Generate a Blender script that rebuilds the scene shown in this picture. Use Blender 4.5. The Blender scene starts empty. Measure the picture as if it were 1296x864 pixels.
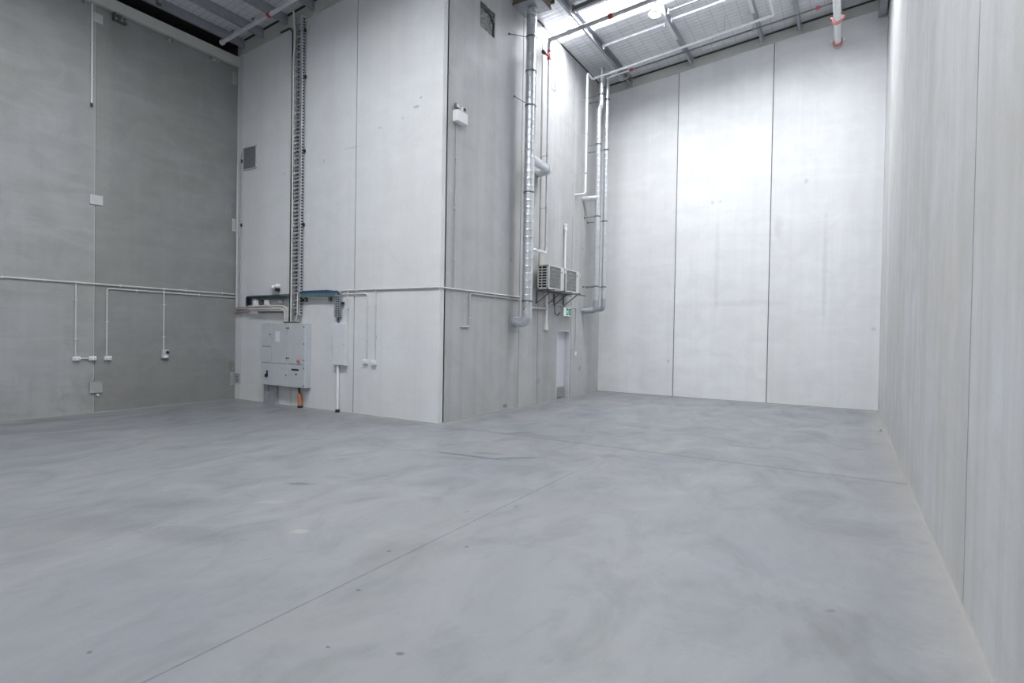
import bpy, bmesh, math, random
from mathutils import Vector, Matrix
random.seed(7)
C = bpy.context.scene.collection
K = 1.13            # survey units -> metres (applied to everything at the end)

# ------------------------------------------------------------------ room dimensions
XL, XR, XS = -12.678, 0.677, -6.428       # left wall, right wall, side of the inner block
YF, YB, YN = 8.107, 15.794, -6.0          # front of the inner block, back wall, wall behind the camera
def zr(x, y):                             # underside of the roof foil
    return 9.16 + .0915*(x + 6.27) + .003*(y - 15.8)

# ------------------------------------------------------------------ materials
MATS = {}
def new_mat(name):
    m = bpy.data.materials.new(name); m.use_nodes = True
    nt = m.node_tree; b = nt.nodes['Principled BSDF']
    MATS[name] = m
    return m, nt, b
class G:
    """small node graph writer"""
    def __init__(s, nt): s.nt = nt
    def n(s, t, **kw):
        nd = s.nt.nodes.new(t)
        for k, v in kw.items(): setattr(nd, k, v)
        return nd
    def l(s, a, b): s.nt.links.new(a, b)
    def put(s, sock, v):
        if hasattr(v, 'is_linked') or hasattr(v, 'links'): s.l(v, sock)
        else: sock.default_value = v
    def math(s, op, a, b=0.0, c=0.0, clamp=False):
        nd = s.n('ShaderNodeMath', operation=op, use_clamp=clamp)
        s.put(nd.inputs[0], a); s.put(nd.inputs[1], b); s.put(nd.inputs[2], c)
        return nd.outputs[0]
    def noise(s, vec, scale, detail=4, rough=.55, dist=0.0):
        nd = s.n('ShaderNodeTexNoise'); s.l(vec, nd.inputs['Vector'])
        nd.inputs['Scale'].default_value = scale; nd.inputs['Detail'].default_value = detail
        nd.inputs['Roughness'].default_value = rough; nd.inputs['Distortion'].default_value = dist
        return nd.outputs['Fac']
    def mapv(s, vec, scale=(1,1,1), loc=(0,0,0), rot=(0,0,0)):
        nd = s.n('ShaderNodeMapping'); s.l(vec, nd.inputs['Vector'])
        nd.inputs['Scale'].default_value = scale; nd.inputs['Location'].default_value = loc
        nd.inputs['Rotation'].default_value = rot
        return nd.outputs[0]
    def rng(s, v, a, b, c=0.0, d=1.0):
        nd = s.n('ShaderNodeMapRange'); s.put(nd.inputs['Value'], v)
        nd.inputs['From Min'].default_value = a; nd.inputs['From Max'].default_value = b
        nd.inputs['To Min'].default_value = c; nd.inputs['To Max'].default_value = d
        return nd.outputs[0]
    def mix(s, f, a, b, blend='MIX'):
        nd = s.n('ShaderNodeMix', data_type='RGBA', blend_type=blend)
        s.put(nd.inputs[0], f)
        for sock, v in ((nd.inputs[6], a), (nd.inputs[7], b)):
            if isinstance(v, tuple): sock.default_value = (*v[:3], 1)
            else: s.l(v, sock)
        return nd.outputs[2]
    def objco(s):
        return s.n('ShaderNodeTexCoord').outputs['Object']
    def bump(s, h, strength, dist, bsdf):
        nd = s.n('ShaderNodeBump'); s.l(h, nd.inputs['Height'])
        nd.inputs['Strength'].default_value = strength; nd.inputs['Distance'].default_value = dist
        s.l(nd.outputs[0], bsdf.inputs['Normal'])

def concrete(name, base, warm, dark, along, streak=.5, contrast=1.0, seed=0.0, spots=(), form_k=.3, tones=()):
    """smooth precast panel: clouds, faint vertical runs, form marks, pinholes; along = 'x' or 'y' (wall direction)"""
    m, nt, b = new_mat(name); g = G(nt)
    co = g.mapv(g.objco(), loc=(seed, seed*.7, seed*.3))
    clouds = g.noise(co, .42, 6, .55, .4)
    clouds2 = g.noise(co, 1.5, 5, .6, .8)
    vs = (1.0, 1.0, .05)
    runs = g.noise(g.mapv(co, vs), 1.6, 5, .6)
    runs2 = g.noise(g.mapv(co, (4.5, 4.5, .07)), 1.3, 4, .55)
    form = g.noise(g.mapv(co, (.5, .5, 2.6)), 1.1, 5, .6, .6)
    grain = g.noise(co, 45, 3, .7)
    isl = g.n('ShaderNodeNewGeometry').outputs['Random Per Island']
    col = g.mix(g.rng(clouds, .34, .66), base, warm)
    col = g.mix(g.math('MULTIPLY', g.rng(clouds2, .42, .72), .55*contrast), col, dark)
    col = g.mix(g.math('MULTIPLY', g.rng(runs, .44, .70), .75*streak), col, dark)
    col = g.mix(g.math('MULTIPLY', g.rng(runs2, .48, .72), .5*streak), col, dark)
    light = tuple(min(1, c*1.18 + .02) for c in base)
    col = g.mix(g.math('MULTIPLY', g.rng(form, .50, .78), .5*form_k), col, light)
    col = g.mix(g.math('MULTIPLY', g.rng(form, .48, .24), .5*form_k), col, dark)
    v = g.math('MULTIPLY', g.rng(isl, 0, 1, .92, 1.05), g.rng(grain, .3, .7, .96, 1.04))
    hsv = g.n('ShaderNodeHueSaturation'); g.l(col, hsv.inputs['Color']); g.l(v, hsv.inputs['Value'])
    col = hsv.outputs[0]
    if tones:                                   # neighbouring panels cast from darker or paler mixes
        sp = g.n('ShaderNodeSeparateXYZ'); g.l(g.objco(), sp.inputs[0]); a_o = sp.outputs['X' if along == 'x' else 'Y']
        for (t0, t1, k) in tones:
            inside = g.math('MULTIPLY', g.math('GREATER_THAN', a_o, t0*K), g.math('LESS_THAN', a_o, t1*K))
            col = g.mix(inside, col, g.mix(1.0, col, (k, k, k), 'MULTIPLY'))
    # tie holes and small dark marks
    vor = g.n('ShaderNodeTexVoronoi'); g.l(co, vor.inputs['Vector']); vor.inputs['Scale'].default_value = .9
    col = g.mix(g.math('MULTIPLY', g.rng(vor.outputs['Distance'], .035, .02), .35), col, dark)
    # elliptical marks and wider patches: (a, z, radius a, radius z, strength, colour)
    if spots:
        sep = g.n('ShaderNodeSeparateXYZ'); g.l(g.objco(), sep.inputs[0])
        wob = g.noise(co, 6, 4, .6)
        a_out = sep.outputs['X' if along == 'x' else 'Y']
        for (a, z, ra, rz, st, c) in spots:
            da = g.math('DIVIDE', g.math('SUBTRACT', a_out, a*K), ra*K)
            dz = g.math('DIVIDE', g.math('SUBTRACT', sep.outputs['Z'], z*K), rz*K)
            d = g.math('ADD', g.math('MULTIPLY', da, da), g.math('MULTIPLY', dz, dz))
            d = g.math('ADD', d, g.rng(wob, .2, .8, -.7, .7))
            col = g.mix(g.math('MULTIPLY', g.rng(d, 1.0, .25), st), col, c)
    g.l(col, b.inputs['Base Color'])
    g.l(g.rng(clouds2, .3, .7, .52, .72), b.inputs['Roughness'])
    b.inputs['Specular IOR Level'].default_value = .35
    g.bump(g.math('ADD', g.math('MULTIPLY', grain, .4), clouds2), .12, .02, b)
    return m

def plain(name, col, rough=.5, metal=0.0, var=.06, scale=6, bump=0.0, aniso=None):
    m, nt, b = new_mat(name); g = G(nt)
    co = g.objco()
    nz = g.noise(co, scale, 4, .6)
    if aniso: nz = g.noise(g.mapv(co, aniso), scale, 4, .6)
    lo = tuple(max(0, c*(1 - var*1.6)) for c in col); hi = tuple(min(1, c*(1 + var)) for c in col)
    g.l(g.mix(g.rng(nz, .3, .7), lo, hi), b.inputs['Base Color'])
    g.l(g.rng(nz, .3, .7, max(.02, rough - .06), min(1, rough + .06)), b.inputs['Roughness'])
    b.inputs['Metallic'].default_value = metal
    if bump: g.bump(g.noise(co, scale*6, 3, .6), bump, .004, b)
    return m
def emit(name, col, strength):
    m, nt, b = new_mat(name)
    b.inputs['Base Color'].default_value = (*col, 1)
    b.inputs['Emission Color'].default_value = (*col, 1)
    b.inputs['Emission Strength'].default_value = strength
    b.inputs['Roughness'].default_value = .4
    return m

GR = (.30, .30, .285); DK = (.20, .20, .195)
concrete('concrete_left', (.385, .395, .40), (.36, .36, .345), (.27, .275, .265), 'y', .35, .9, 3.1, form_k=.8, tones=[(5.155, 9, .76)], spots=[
    (6.8, .35, 2.2, .9, .35, (.21, .21, .20)), (3.0, .35, 1.6, .5, .3, (.25, .25, .235)), (6.2, 3.0, 1.3, 1.6, .2, (.24, .24, .23)),  # low wide spots darken the wall towards the floor
    (4.32, .42, .16, .50, .55, (.40, .40, .39)), (4.05, .25, .08, .30, .35, (.40, .40, .38)),
    (8.02, .80, .10, .22, .5, (.17, .175, .14)), (8.02, 4.5, .07, .25, .4, (.19, .19, .17)), (5.25, 6.0, .25, 2.6, .25, (.40, .39, .36))])
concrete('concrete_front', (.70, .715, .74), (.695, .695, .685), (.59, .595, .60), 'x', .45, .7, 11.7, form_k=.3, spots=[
    (-7.05, 5.95, .10, .035, .6, (.33, .32, .28)), (-6.95, 6.10, .04, .03, .5, (.3, .3, .28)), (-7.4, 5.80, .05, .03, .4, (.36, .36, .34)),
    (-8.0, 5.72, .06, .03, .4, (.38, .38, .37)), (-9.6, 5.3, .03, .05, .4, (.36, .36, .35)), (-10.9, 5.2, .05, .05, .3, (.40, .41, .42)),
    (-8.75, 5.45, .3, .02, .35, (.42, .41, .39))])
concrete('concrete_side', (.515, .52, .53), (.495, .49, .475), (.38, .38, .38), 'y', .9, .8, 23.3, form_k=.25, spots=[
    (10.45, .10, .12, .05, .7, (.16, .15, .14)), (12.0, .55, .10, .10, .5, (.27, .27, .25)), (14.45, .75, .14, .08, .55, (.25, .25, .25)),
    (10.6, 3.35, .05, .08, .5, (.25, .25, .25)), (14.1, 4.3, .05, .05, .5, (.25, .25, .25)), (14.5, 4.1, .05, .06, .5, (.25, .25, .25)),
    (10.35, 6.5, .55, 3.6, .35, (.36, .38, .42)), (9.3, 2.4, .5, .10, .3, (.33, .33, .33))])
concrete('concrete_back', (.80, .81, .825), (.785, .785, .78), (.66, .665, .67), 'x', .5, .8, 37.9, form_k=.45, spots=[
    (-3.2, 5.35, .05, .05, .4, (.40, .40, .40)), (-3.0, 5.35, .04, .04, .4, (.40, .40, .40)), (-.95, 5.65, .05, .07, .35, (.45, .44, .42)),
    (-4.3, 1.0, .04, .06, .5, (.33, .33, .32)), (-1.55, 4.55, .12, .3, .25, (.47, .46, .44)), (.55, 1.95, .06, .05, .4, (.40, .39, .38)),
    (-.5, 3.4, .06, 1.6, .3, (.49, .50, .51)), (-3.05, 3.6, .08, 1.5, .2, (.50, .505, .51)), (-2.2, 2.6, 1.3, .10, .18, (.48, .48, .48))])
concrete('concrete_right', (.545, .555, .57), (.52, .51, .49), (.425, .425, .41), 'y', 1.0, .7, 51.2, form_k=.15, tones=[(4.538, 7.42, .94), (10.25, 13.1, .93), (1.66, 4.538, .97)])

def foil_mat():
    m, nt, b = new_mat('roof_foil'); g = G(nt)
    co = g.objco(); sep = g.n('ShaderNodeSeparateXYZ'); g.l(co, sep.inputs[0])
    w = g.noise(co, 3.0, 4, .6)
    fy = g.math('FRACT', g.math('ADD', g.math('MULTIPLY', sep.outputs['Y'], 1/.165), g.math('MULTIPLY', w, .35)))
    fx = g.math('FRACT', g.math('ADD', g.math('MULTIPLY', sep.outputs['X'], 1/.33), g.math('MULTIPLY', w, .25)))
    ly = g.math('LESS_THAN', fy, .075); lx = g.math('LESS_THAN', fx, .035)
    wire = g.math('MAXIMUM', ly, lx)
    pil = g.math('ABSOLUTE', g.math('SUBTRACT', fy, .5))
    col = g.mix(g.rng(w, .3, .7), (.72, .73, .76), (.82, .83, .86))
    col = g.mix(g.math('MULTIPLY', wire, .62), col, (.30, .31, .34))
    g.l(col, b.inputs['Base Color'])
    b.inputs['Roughness'].default_value = .42; b.inputs['Metallic'].default_value = .25
    g.bump(g.math('ADD', g.math('MULTIPLY', pil, -1.0), g.math('MULTIPLY', w, .8)), .5, .03, b)
foil_mat()

def floor_mat():
    m, nt, b = new_mat('polished_concrete_floor'); g = G(nt)
    co = g.objco()
    sep = g.n('ShaderNodeSeparateXYZ'); g.l(co, sep.inputs[0]); X, Y = sep.outputs['X'], sep.outputs['Y']
    c1 = g.noise(g.mapv(co, (1, .8, 1), rot=(0, 0, .5)), .42, 7, .58, .6)
    c2 = g.noise(g.mapv(co, (1, .65, 1), rot=(0, 0, .5), loc=(5, 2, 0)), 1.3, 7, .62, .8)
    c3 = g.noise(g.mapv(co, (1, .5, 1), rot=(0, 0, .9), loc=(1, 7, 0)), 3.6, 6, .62, .5)
    gr = g.noise(co, 55, 3, .7)
    col = g.mix(g.rng(c1, .34, .66), (.405, .43, .47), (.485, .492, .505))
    col = g.mix(g.math('MULTIPLY', g.rng(c2, .50, .74), .80), col, (.30, .315, .335))
    col = g.mix(g.math('MULTIPLY', g.rng(c2, .46, .28), .55), col, (.54, .555, .575))
    col = g.mix(g.math('MULTIPLY', g.rng(c3, .54, .76), .62), col, (.315, .325, .34))
    col = g.mix(g.math('MULTIPLY', g.rng(c3, .44, .26), .32), col, (.54, .545, .55))
    warmn = g.noise(g.mapv(co, loc=(9, 3, 0)), .6, 5, .6)
    col = g.mix(g.math('MULTIPLY', g.rng(warmn, .50, .74), .40), col, (.47, .46, .435))
    wob = g.noise(co, 5, 5, .65); wob2 = g.noise(co, 16, 4, .6)
    # pale dusty edge along the foot of the walls
    def edge(dist, width, st):
        nonlocal col
        d = g.math('ADD', dist, g.rng(wob, .2, .8, -.16, .16))
        col = g.mix(g.math('MULTIPLY', g.rng(d, width, 0.02), st), col, (.66, .645, .61))
    edge(g.math('SUBTRACT', XR*K, X), .42, .75)
    edge(g.math('SUBTRACT', X, XL*K), .35, .55)
    dside = g.math('MAXIMUM', g.math('SUBTRACT', X, XS*K), g.math('MULTIPLY', g.math('SUBTRACT', YF*K, Y), 1))
    edge(dside, .28, .5)
    # joints: one construction joint and one saw cut
    def line(pos, coord, lim, a, c, wd, st):
        nonlocal col
        d = g.math('ABSOLUTE', g.math('SUBTRACT', coord, pos*K))
        msk = g.rng(d, wd, wd*.35)
        msk = g.math('MULTIPLY', msk, g.math('MULTIPLY', g.math('GREATER_THAN', lim, a*K), g.math('LESS_THAN', lim, c*K)))
        msk = g.math('MULTIPLY', msk, g.rng(wob2, .25, .6, .45, 1))
        col = g.mix(g.math('MULTIPLY', msk, st), col, (.16, .165, .17))
        return msk
    line(8.007, Y, X, -6.2, .66, .026, .95)
    line(-2.85, X, Y, -5, 6.3, .012, .75)
    line(-2.85, X, Y, 6.3, 8.0, .012, .3)
    line(8.06, Y, X, -6.2, .66, .05, .25)
    # marks: (x, y, rx, ry, rot, strength, colour, edge)
    marks = [(-4.45, 6.28, .75, .05, .10, .75, (.17,.17,.17)), (-3.85, 6.52, .45, .055, .75, .7, (.17,.17,.17)), (-4.30, 6.56, .25, .06, .3, .6, (.20,.20,.20)), (-4.55, 6.05, .30, .10, .2, .4, (.22,.22,.22)),
        (-4.75, 8.22, .30, .07, .9, .65, (.16,.16,.16)), (-4.35, 8.20, .40, .04, .2, .45, (.2,.2,.2)), (-3.60, 9.15, .16, .05, .3, .6, (.17,.17,.17)), (-3.25, 8.95, .08, .04, 0, .6, (.17,.17,.17)),
        (-1.25, 9.30, .40, .10, .1, .45, (.22,.22,.23)), (-1.85, 9.7, .10, .04, 0, .5, (.2,.2,.2)), (-5.9, 7.85, .35, .10, .1, .55, (.22,.22,.22)), (-6.6, 7.4, .25, .05, .3, .4, (.25,.25,.25)),
        (-7.08, 5.83, .16, .05, .5, .6, (.22,.22,.23)), (-9.3, 3.95, .16, .05, .5, .45, (.25,.25,.26)), (-5.13, 4.07, .17, .055, .5, .75, (.17,.18,.18)), (-4.62, 4.85, .07, .04, 0, .5, (.25,.25,.25)),
        (-4.83, 3.47, .17, .06, .6, .6, (.62,.62,.60)), (-3.92, 3.10, .09, .06, .6, .75, (.64,.65,.64)), (-3.31, 3.39, .13, .085, .5, .45, (.56,.55,.52)),
        (-5.6, 2.9, .8, .22, .6, .30, (.25,.26,.27)), (-4.6, 2.55, .55, .22, .3, .35, (.26,.27,.28)), (-5.6, 2.2, .8, .25, .5, .28, (.27,.28,.29)),
        (-2.71, 2.61, .025, .02, 0, .8, (.15,.15,.15)), (-1.98, 2.21, .03, .02, .3, .8, (.15,.15,.15)), (-3.0, 3.2, .02, .02, 0, .8, (.15,.15,.15)), (-2.55, 3.6, .02, .02, 0, .7, (.15,.15,.15)),
        (-3.05, 4.3, .02, .025, 0, .7, (.15,.15,.15)), (-2.75, 4.7, .02, .025, 0, .7, (.15,.15,.15)), (-2.35, 2.05, .018, .014, 0, .8, (.15,.14,.13)), (-3.35, 1.35, .018, .014, 0, .8, (.16,.13,.11)),
        (-.25, 3.6, .9, .35, .6, .22, (.30,.30,.30)), (-.35, 2.7, .6, .25, .4, .22, (.30,.31,.31)), (-2.3, 5.4, .8, .3, .4, .2, (.30,.31,.32)), (.05, 5.9, .5, .3, 0, .25, (.31,.32,.33)),
        (-1.6, 7.2, 1.1, .22, .2, .18, (.32,.33,.34)), (-.05, 4.0, .04, .02, .7, .6, (.2,.2,.2)), (-.32, 1.95, .025, .02, 0, .5, (.6,.6,.58))]
    for (mx, my, rx, ry, ro, st, c) in marks:
        dx = g.math('SUBTRACT', X, mx*K); dy = g.math('SUBTRACT', Y, my*K)
        u = g.math('DIVIDE', g.math('ADD', g.math('MULTIPLY', dx, math.cos(ro)), g.math('MULTIPLY', dy, math.sin(ro))), rx*K)
        v = g.math('DIVIDE', g.math('SUBTRACT', g.math('MULTIPLY', dy, math.cos(ro)), g.math('MULTIPLY', dx, math.sin(ro))), ry*K)
        d = g.math('ADD', g.math('MULTIPLY', u, u), g.math('MULTIPLY', v, v))
        d = g.math('ADD', d, g.rng(wob2, .2, .8, -.75, .75))
        col = g.mix(g.math('MULTIPLY', g.rng(d, 1.0, .3), st), col, c)
    hsv = g.n('ShaderNodeHueSaturation'); g.l(col, hsv.inputs['Color']); g.l(g.rng(gr, .3, .7, .455, .49), hsv.inputs['Value'])
    g.l(hsv.outputs[0], b.inputs['Base Color'])
    g.l(g.rng(c2, .3, .75, .36, .52), b.inputs['Roughness'])
    b.inputs['Specular IOR Level'].default_value = .45
    g.bump(g.math('ADD', c3, g.math('MULTIPLY', gr, .3)), .05, .01, b)
floor_mat()

plain('sealant', (.52, .51, .48), .8); plain('sealant_dark', (.13, .13, .13), .85); plain('sealant_pale', (.28, .275, .26), .8)
plain('galvanised', (.72, .74, .77), .36, .85, .12, 9); plain('galvanised_lit', (.74, .75, .77), .45, .15, .06, 5); plain('galvanised_dull', (.44, .46, .49), .5, .45, .12, 7)
plain('spiral_duct_steel', (.70, .72, .75), .33, .92, .05, 3)
plain('purlin_steel', (.36, .37, .41), .45, .35, .10, 3); plain('beam_paint', (.52, .53, .505), .55, 0, .05, 3)
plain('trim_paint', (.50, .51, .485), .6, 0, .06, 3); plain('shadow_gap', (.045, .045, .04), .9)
plain('conduit_pvc', (.60, .61, .62), .45, 0, .04); plain('conduit_white', (.83, .83, .85), .4, 0, .03)
plain('plastic_white', (.82, .82, .83), .4, 0, .03); plain('plastic_grey', (.46, .47, .48), .5, 0, .05)
plain('switchboard_paint', (.54, .56, .59), .42, 0, .03); plain('board_white', (.66, .69, .72), .42, 0, .03)
plain('black_plastic', (.015, .015, .018), .45); plain('dark_gap', (.02, .02, .022), .8)
plain('cable_blue', (.03, .07, .145), .5, 0, .15); plain('cable_teal', (.17, .27, .28), .5, 0, .12); plain('cable_white', (.70, .69, .66), .5)
plain('cable_black', (.025, .027, .03), .5); plain('cable_pink', (.46, .385, .38), .6, 0, .15); plain('cable_beige', (.56, .54, .51), .55)
plain('orange_pvc', (.52, .20, .10), .5, 0, .1); plain('red_paint', (.36, .03, .05), .4); plain('pink_red', (.58, .22, .20), .45)
plain('ac_casing', (.60, .60, .58), .5, 0, .03); plain('ac_grille', (.22, .22, .22), .5); plain('steel_dark', (.15, .155, .16), .5, .4)
plain('plate_steel', (.40, .41, .41), .55, .2, .1); plain('plate_white', (.56, .57, .58), .5, 0, .05)
plain('plywood', (.30, .21, .11), .7, 0, .2, 4, .3, (1, 1, 9)); plain('recess_rough', (.31, .315, .31), .9, 0, .25, 14, .8)
plain('recess_edge', (.10, .11, .105), .9, 0, .3, 9, .8); plain('door_paint', (.66, .66, .70), .45, 0, .02); plain('paper', (.74, .75, .80), .7, 0, .02)
plain('exit_green', (.006, .10, .07), .4); plain('sprinkler_pipe', (.55, .55, .58), .45, .15, .1); plain('pipe_white', (.80, .81, .83), .38, 0, .04)
emit('exit_face', (.72, .93, .84), .35)
emit('lamp_face', (1.0, .99, .96), .9)
emit('skylight_sheet_strong', (.945, .97, 1.0), 45.0); emit('skylight_sheet_mid', (.945, .97, 1.0), 32.5); emit('skylight_sheet_weak', (.945, .97, 1.0), 20.0)  # sheet strengths differ only to balance the wall and floor light

# ------------------------------------------------------------------ mesh building
def V(*a): return Vector(a)
class MB:
    def __init__(s): s.bm = bmesh.new(); s.smooth = False
    def box(s, x0, x1, y0, y1, z0, z1, bev=0.0, seg=1):
        r = bmesh.ops.create_cube(s.bm, size=1)['verts']
        for v in r: v.co = V((x0+x1)/2 + v.co.x*(x1-x0), (y0+y1)/2 + v.co.y*(y1-y0), (z0+z1)/2 + v.co.z*(z1-z0))
        if bev:
            es = list({e for v in r for e in v.link_edges})
            bmesh.ops.bevel(s.bm, geom=es, offset=bev, segments=seg, affect='EDGES', profile=.5)
        return s
    def prism(s, poly, d):
        """poly: list of 3-D points (flat), extruded by vector d"""
        vs = [s.bm.verts.new(p) for p in poly]; f = s.bm.faces.new(vs)
        r = bmesh.ops.extrude_face_region(s.bm, geom=[f])
        for v in r['geom']:
            if isinstance(v, bmesh.types.BMVert): v.co += Vector(d)
        return s
    def sweep(s, pts, r, seg=12, bend=0.0, rf=None, cap=True, step=None):
        """round pipe along a polyline, corners rounded with radius bend; rf(i, t, ang) may vary the radius"""
        pts = [Vector(p) for p in pts]; path = [pts[0]]
        for i in range(1, len(pts)-1):
            a, p, c = pts[i-1], pts[i], pts[i+1]
            d0, d1 = (p-a).normalized(), (c-p).normalized(); ang = d0.angle(d1)
            if bend <= 0 or ang < .02: path.append(p); continue
            t = min(bend*math.tan(ang/2), (p-a).length*.49, (c-p).length*.49); R = t/math.tan(ang/2)
            nrm = (d1 - d0*d0.dot(d1)).normalized(); cen = p - d0*t + nrm*R
            n = max(3, int(ang/.26))
            for k in range(n+1):
                q = ang*k/n; path.append(cen - nrm*R*math.cos(q) + d0*R*math.sin(q))
        path.append(pts[-1])
        if step:
            out = [path[0]]
            for a, c in zip(path, path[1:]):
                n = max(1, int(round((c-a).length/step)))
                out += [a.lerp(c, k/n) for k in range(1, n+1)]
            path = out
        t0 = (path[1]-path[0]).normalized()
        up = V(0,0,1) if abs(t0.z) < .9 else V(1,0,0)
        nv = (up - t0*up.dot(t0)).normalized(); rings = []; L = 0
        for i, p in enumerate(path):
            t = (path[min(i+1, len(path)-1)] - path[max(i-1, 0)]).normalized()
            nv = (nv - t*nv.dot(t)).normalized(); bn = t.cross(nv)
            if i: L += (p - path[i-1]).length
            ring = []
            for k in range(seg):
                a = 2*math.pi*k/seg; rr = rf(L, a) if rf else r
                ring.append(s.bm.verts.new(p + (nv*math.cos(a) + bn*math.sin(a))*rr))
            rings.append(ring)
        for a, c in zip(rings, rings[1:]):
            for k in range(seg): s.bm.faces.new((a[k], a[(k+1) % seg], c[(k+1) % seg], c[k]))
        if cap:
            s.bm.faces.new(rings[0][::-1]); s.bm.faces.new(rings[-1])
        s.smooth = True
        return s
    def lathe(s, p, axis, prof, seg=20):
        """prof: (distance along axis, radius) pairs"""
        ax = Vector(axis).normalized(); up = V(0,0,1) if abs(ax.z) < .9 else V(1,0,0)
        n = (up - ax*up.dot(ax)).normalized(); b = ax.cross(n); rings = []
        for (h, r) in prof:
            rings.append([s.bm.verts.new(Vector(p) + ax*h + (n*math.cos(2*math.pi*k/seg) + b*math.sin(2*math.pi*k/seg))*max(r, 1e-4)) for k in range(seg)])
        for a, c in zip(rings, rings[1:]):
            for k in range(seg): s.bm.faces.new((a[k], a[(k+1) % seg], c[(k+1) % seg], c[k]))
        s.bm.faces.new(rings[0][::-1]); s.bm.faces.new(rings[-1])
        s.smooth = True
        return s
    def section(s, p0, p1, prof):
        """(x, z) profile swept along y from p0 to p1"""
        a = [s.bm.verts.new(Vector(p0) + V(x, 0, z)) for x, z in prof]; b = [s.bm.verts.new(Vector(p1) + V(x, 0, z)) for x, z in prof]
        n = len(prof)
        for k in range(n): s.bm.faces.new((a[k], a[(k+1) % n], b[(k+1) % n], b[k]))
        s.bm.faces.new(a[::-1]); s.bm.faces.new(b)
        return s
    def build(s, name, mat, parent=None, origin=None):
        bmesh.ops.recalc_face_normals(s.bm, faces=s.bm.faces)
        base = Vector((0,0,0)); p = parent
        while p is not None: base += p.location; p = p.parent
        if origin == 'base':
            xs = [v.co for v in s.bm.verts]
            o = V((min(v.x for v in xs)+max(v.x for v in xs))/2, (min(v.y for v in xs)+max(v.y for v in xs))/2, min(v.z for v in xs))
        else: o = Vector((0,0,0)) if parent is None else base.copy()
        if parent is not None and origin is None: o = base
        for v in s.bm.verts: v.co -= o
        me = bpy.data.meshes.new(name); s.bm.to_mesh(me); s.bm.free()
        if s.smooth:
            for f in me.polygons: f.use_smooth = True
            me.set_sharp_from_angle(angle=.6)
        me.materials.append(MATS[mat])
        ob = bpy.data.objects.new(name, me); C.objects.link(ob)
        ob.location = o - base if parent is not None else o
        if parent is not None: ob.parent = parent
        return ob
def tag(o, label, cat, group=None):
    o['label'] = label; o['category'] = cat
    if group: o['group'] = group
    return o
def thing(name, label, cat, loc, group=None):
    o = bpy.data.objects.new(name, None); C.objects.link(o); o.location = loc; o.empty_display_size = .05
    return tag(o, label, cat, group)
def solo(mb, name, mat, label, cat, group=None): return tag(mb.build(name, mat, None, 'base'), label, cat, group)
def struct(mb, name, mat, parent=None):
    o = mb.build(name, mat, parent)
    if parent is None: o['kind'] = 'structure'
    return o

# ------------------------------------------------------------------ the shell
T = .155
GAP = .011
b = MB().box(XL-.3, XR+.3, YN-.3, YB+.3, -.2, 0); struct(b, 'floor', 'polished_concrete_floor')
def panel_wall(name, mat, axis, const, out, joints, top, seal, notch=None, hole=None):
    """precast panels side by side; axis 'x' or 'y' is the running direction, out = +1/-1 the side the room is on"""
    mb = MB(); sl = MB()
    P = (lambda a, z: V(a, const, z)) if axis == 'x' else (lambda a, z: V(const, a, z))
    dv = V(0, -out*T, 0) if axis == 'x' else V(-out*T, 0, 0)
    for j0, j1 in zip(joints, joints[1:]):
        a0, a1 = j0+GAP, j1-GAP
        pts = [(a0, 0), (a1, 0), (a1, top(a1)), (a0, top(a0))]
        if notch and a0 < notch[0] and notch[1] < a1:
            pts = [(a0, 0), (notch[0], 0), (notch[0], notch[2]), (notch[1], notch[2]), (notch[1], 0), (a1, 0), (a1, top(a1)), (a0, top(a0))]
        if hole and a0 < hole[0] and hole[1] < a1:
            h0, h1, g0, g1 = hole
            mb.prism([P(*p) for p in [(a0, 0), (a1, 0), (a1, g0), (a0, g0)]], dv)
            mb.prism([P(*p) for p in [(a0, g0), (h0, g0), (h0, g1), (a0, g1)]], dv)
            mb.prism([P(*p) for p in [(h1, g0), (a1, g0), (a1, g1), (h1, g1)]], dv)
            mb.prism([P(*p) for p in [(a0, g1), (a1, g1), (a1, top(a1)), (a0, top(a0))]], dv)
            continue
        mb.prism([P(*p) for p in pts], dv)
        for j in (j1,):
            if j == joints[-1]: continue
            i = -out*.016
            q = [P(j-GAP-.002, 0), P(j+GAP+.002, 0), P(j+GAP+.002, top(j)-.01), P(j-GAP-.002, top(j)-.01)]
            off = V(0, i, 0) if axis == 'x' else V(i, 0, 0)
            sl.prism([p+off for p in q], dv*.7)
    w = struct(mb, name, mat)
    struct(sl, 'joint_sealant', seal, w)
    return w
LJ = [YN-.3, -3.5, -.6, 2.28, 5.155, 8.27]
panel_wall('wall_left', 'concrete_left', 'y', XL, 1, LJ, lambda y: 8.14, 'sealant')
panel_wall('wall_front', 'concrete_front', 'x', YF, -1, [XL-.02, -12.46, -10.60, -8.645, XS+GAP], lambda x: zr(x, YF)-.05, 'sealant_dark')
bpy.data.objects['wall_front'].data.name = 'wall_front'
HOLE = (9.262, 9.806, 7.845, 8.36)
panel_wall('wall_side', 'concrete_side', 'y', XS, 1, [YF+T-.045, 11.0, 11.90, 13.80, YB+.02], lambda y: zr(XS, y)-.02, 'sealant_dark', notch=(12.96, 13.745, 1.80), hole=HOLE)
panel_wall('wall_back', 'concrete_back', 'x', YB, -1, [XS-.6, -4.17, -1.749, XR+.012], lambda x: zr(x, YB)-.03, 'sealant_dark')
panel_wall('wall_right', 'concrete_right', 'y', XR, -1, [YN-.3, -4.1, -1.22, 1.66, 4.538, 7.42, 10.25, 13.1, YB+.3], lambda y: zr(XR, y)-.02, 'sealant')
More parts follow.
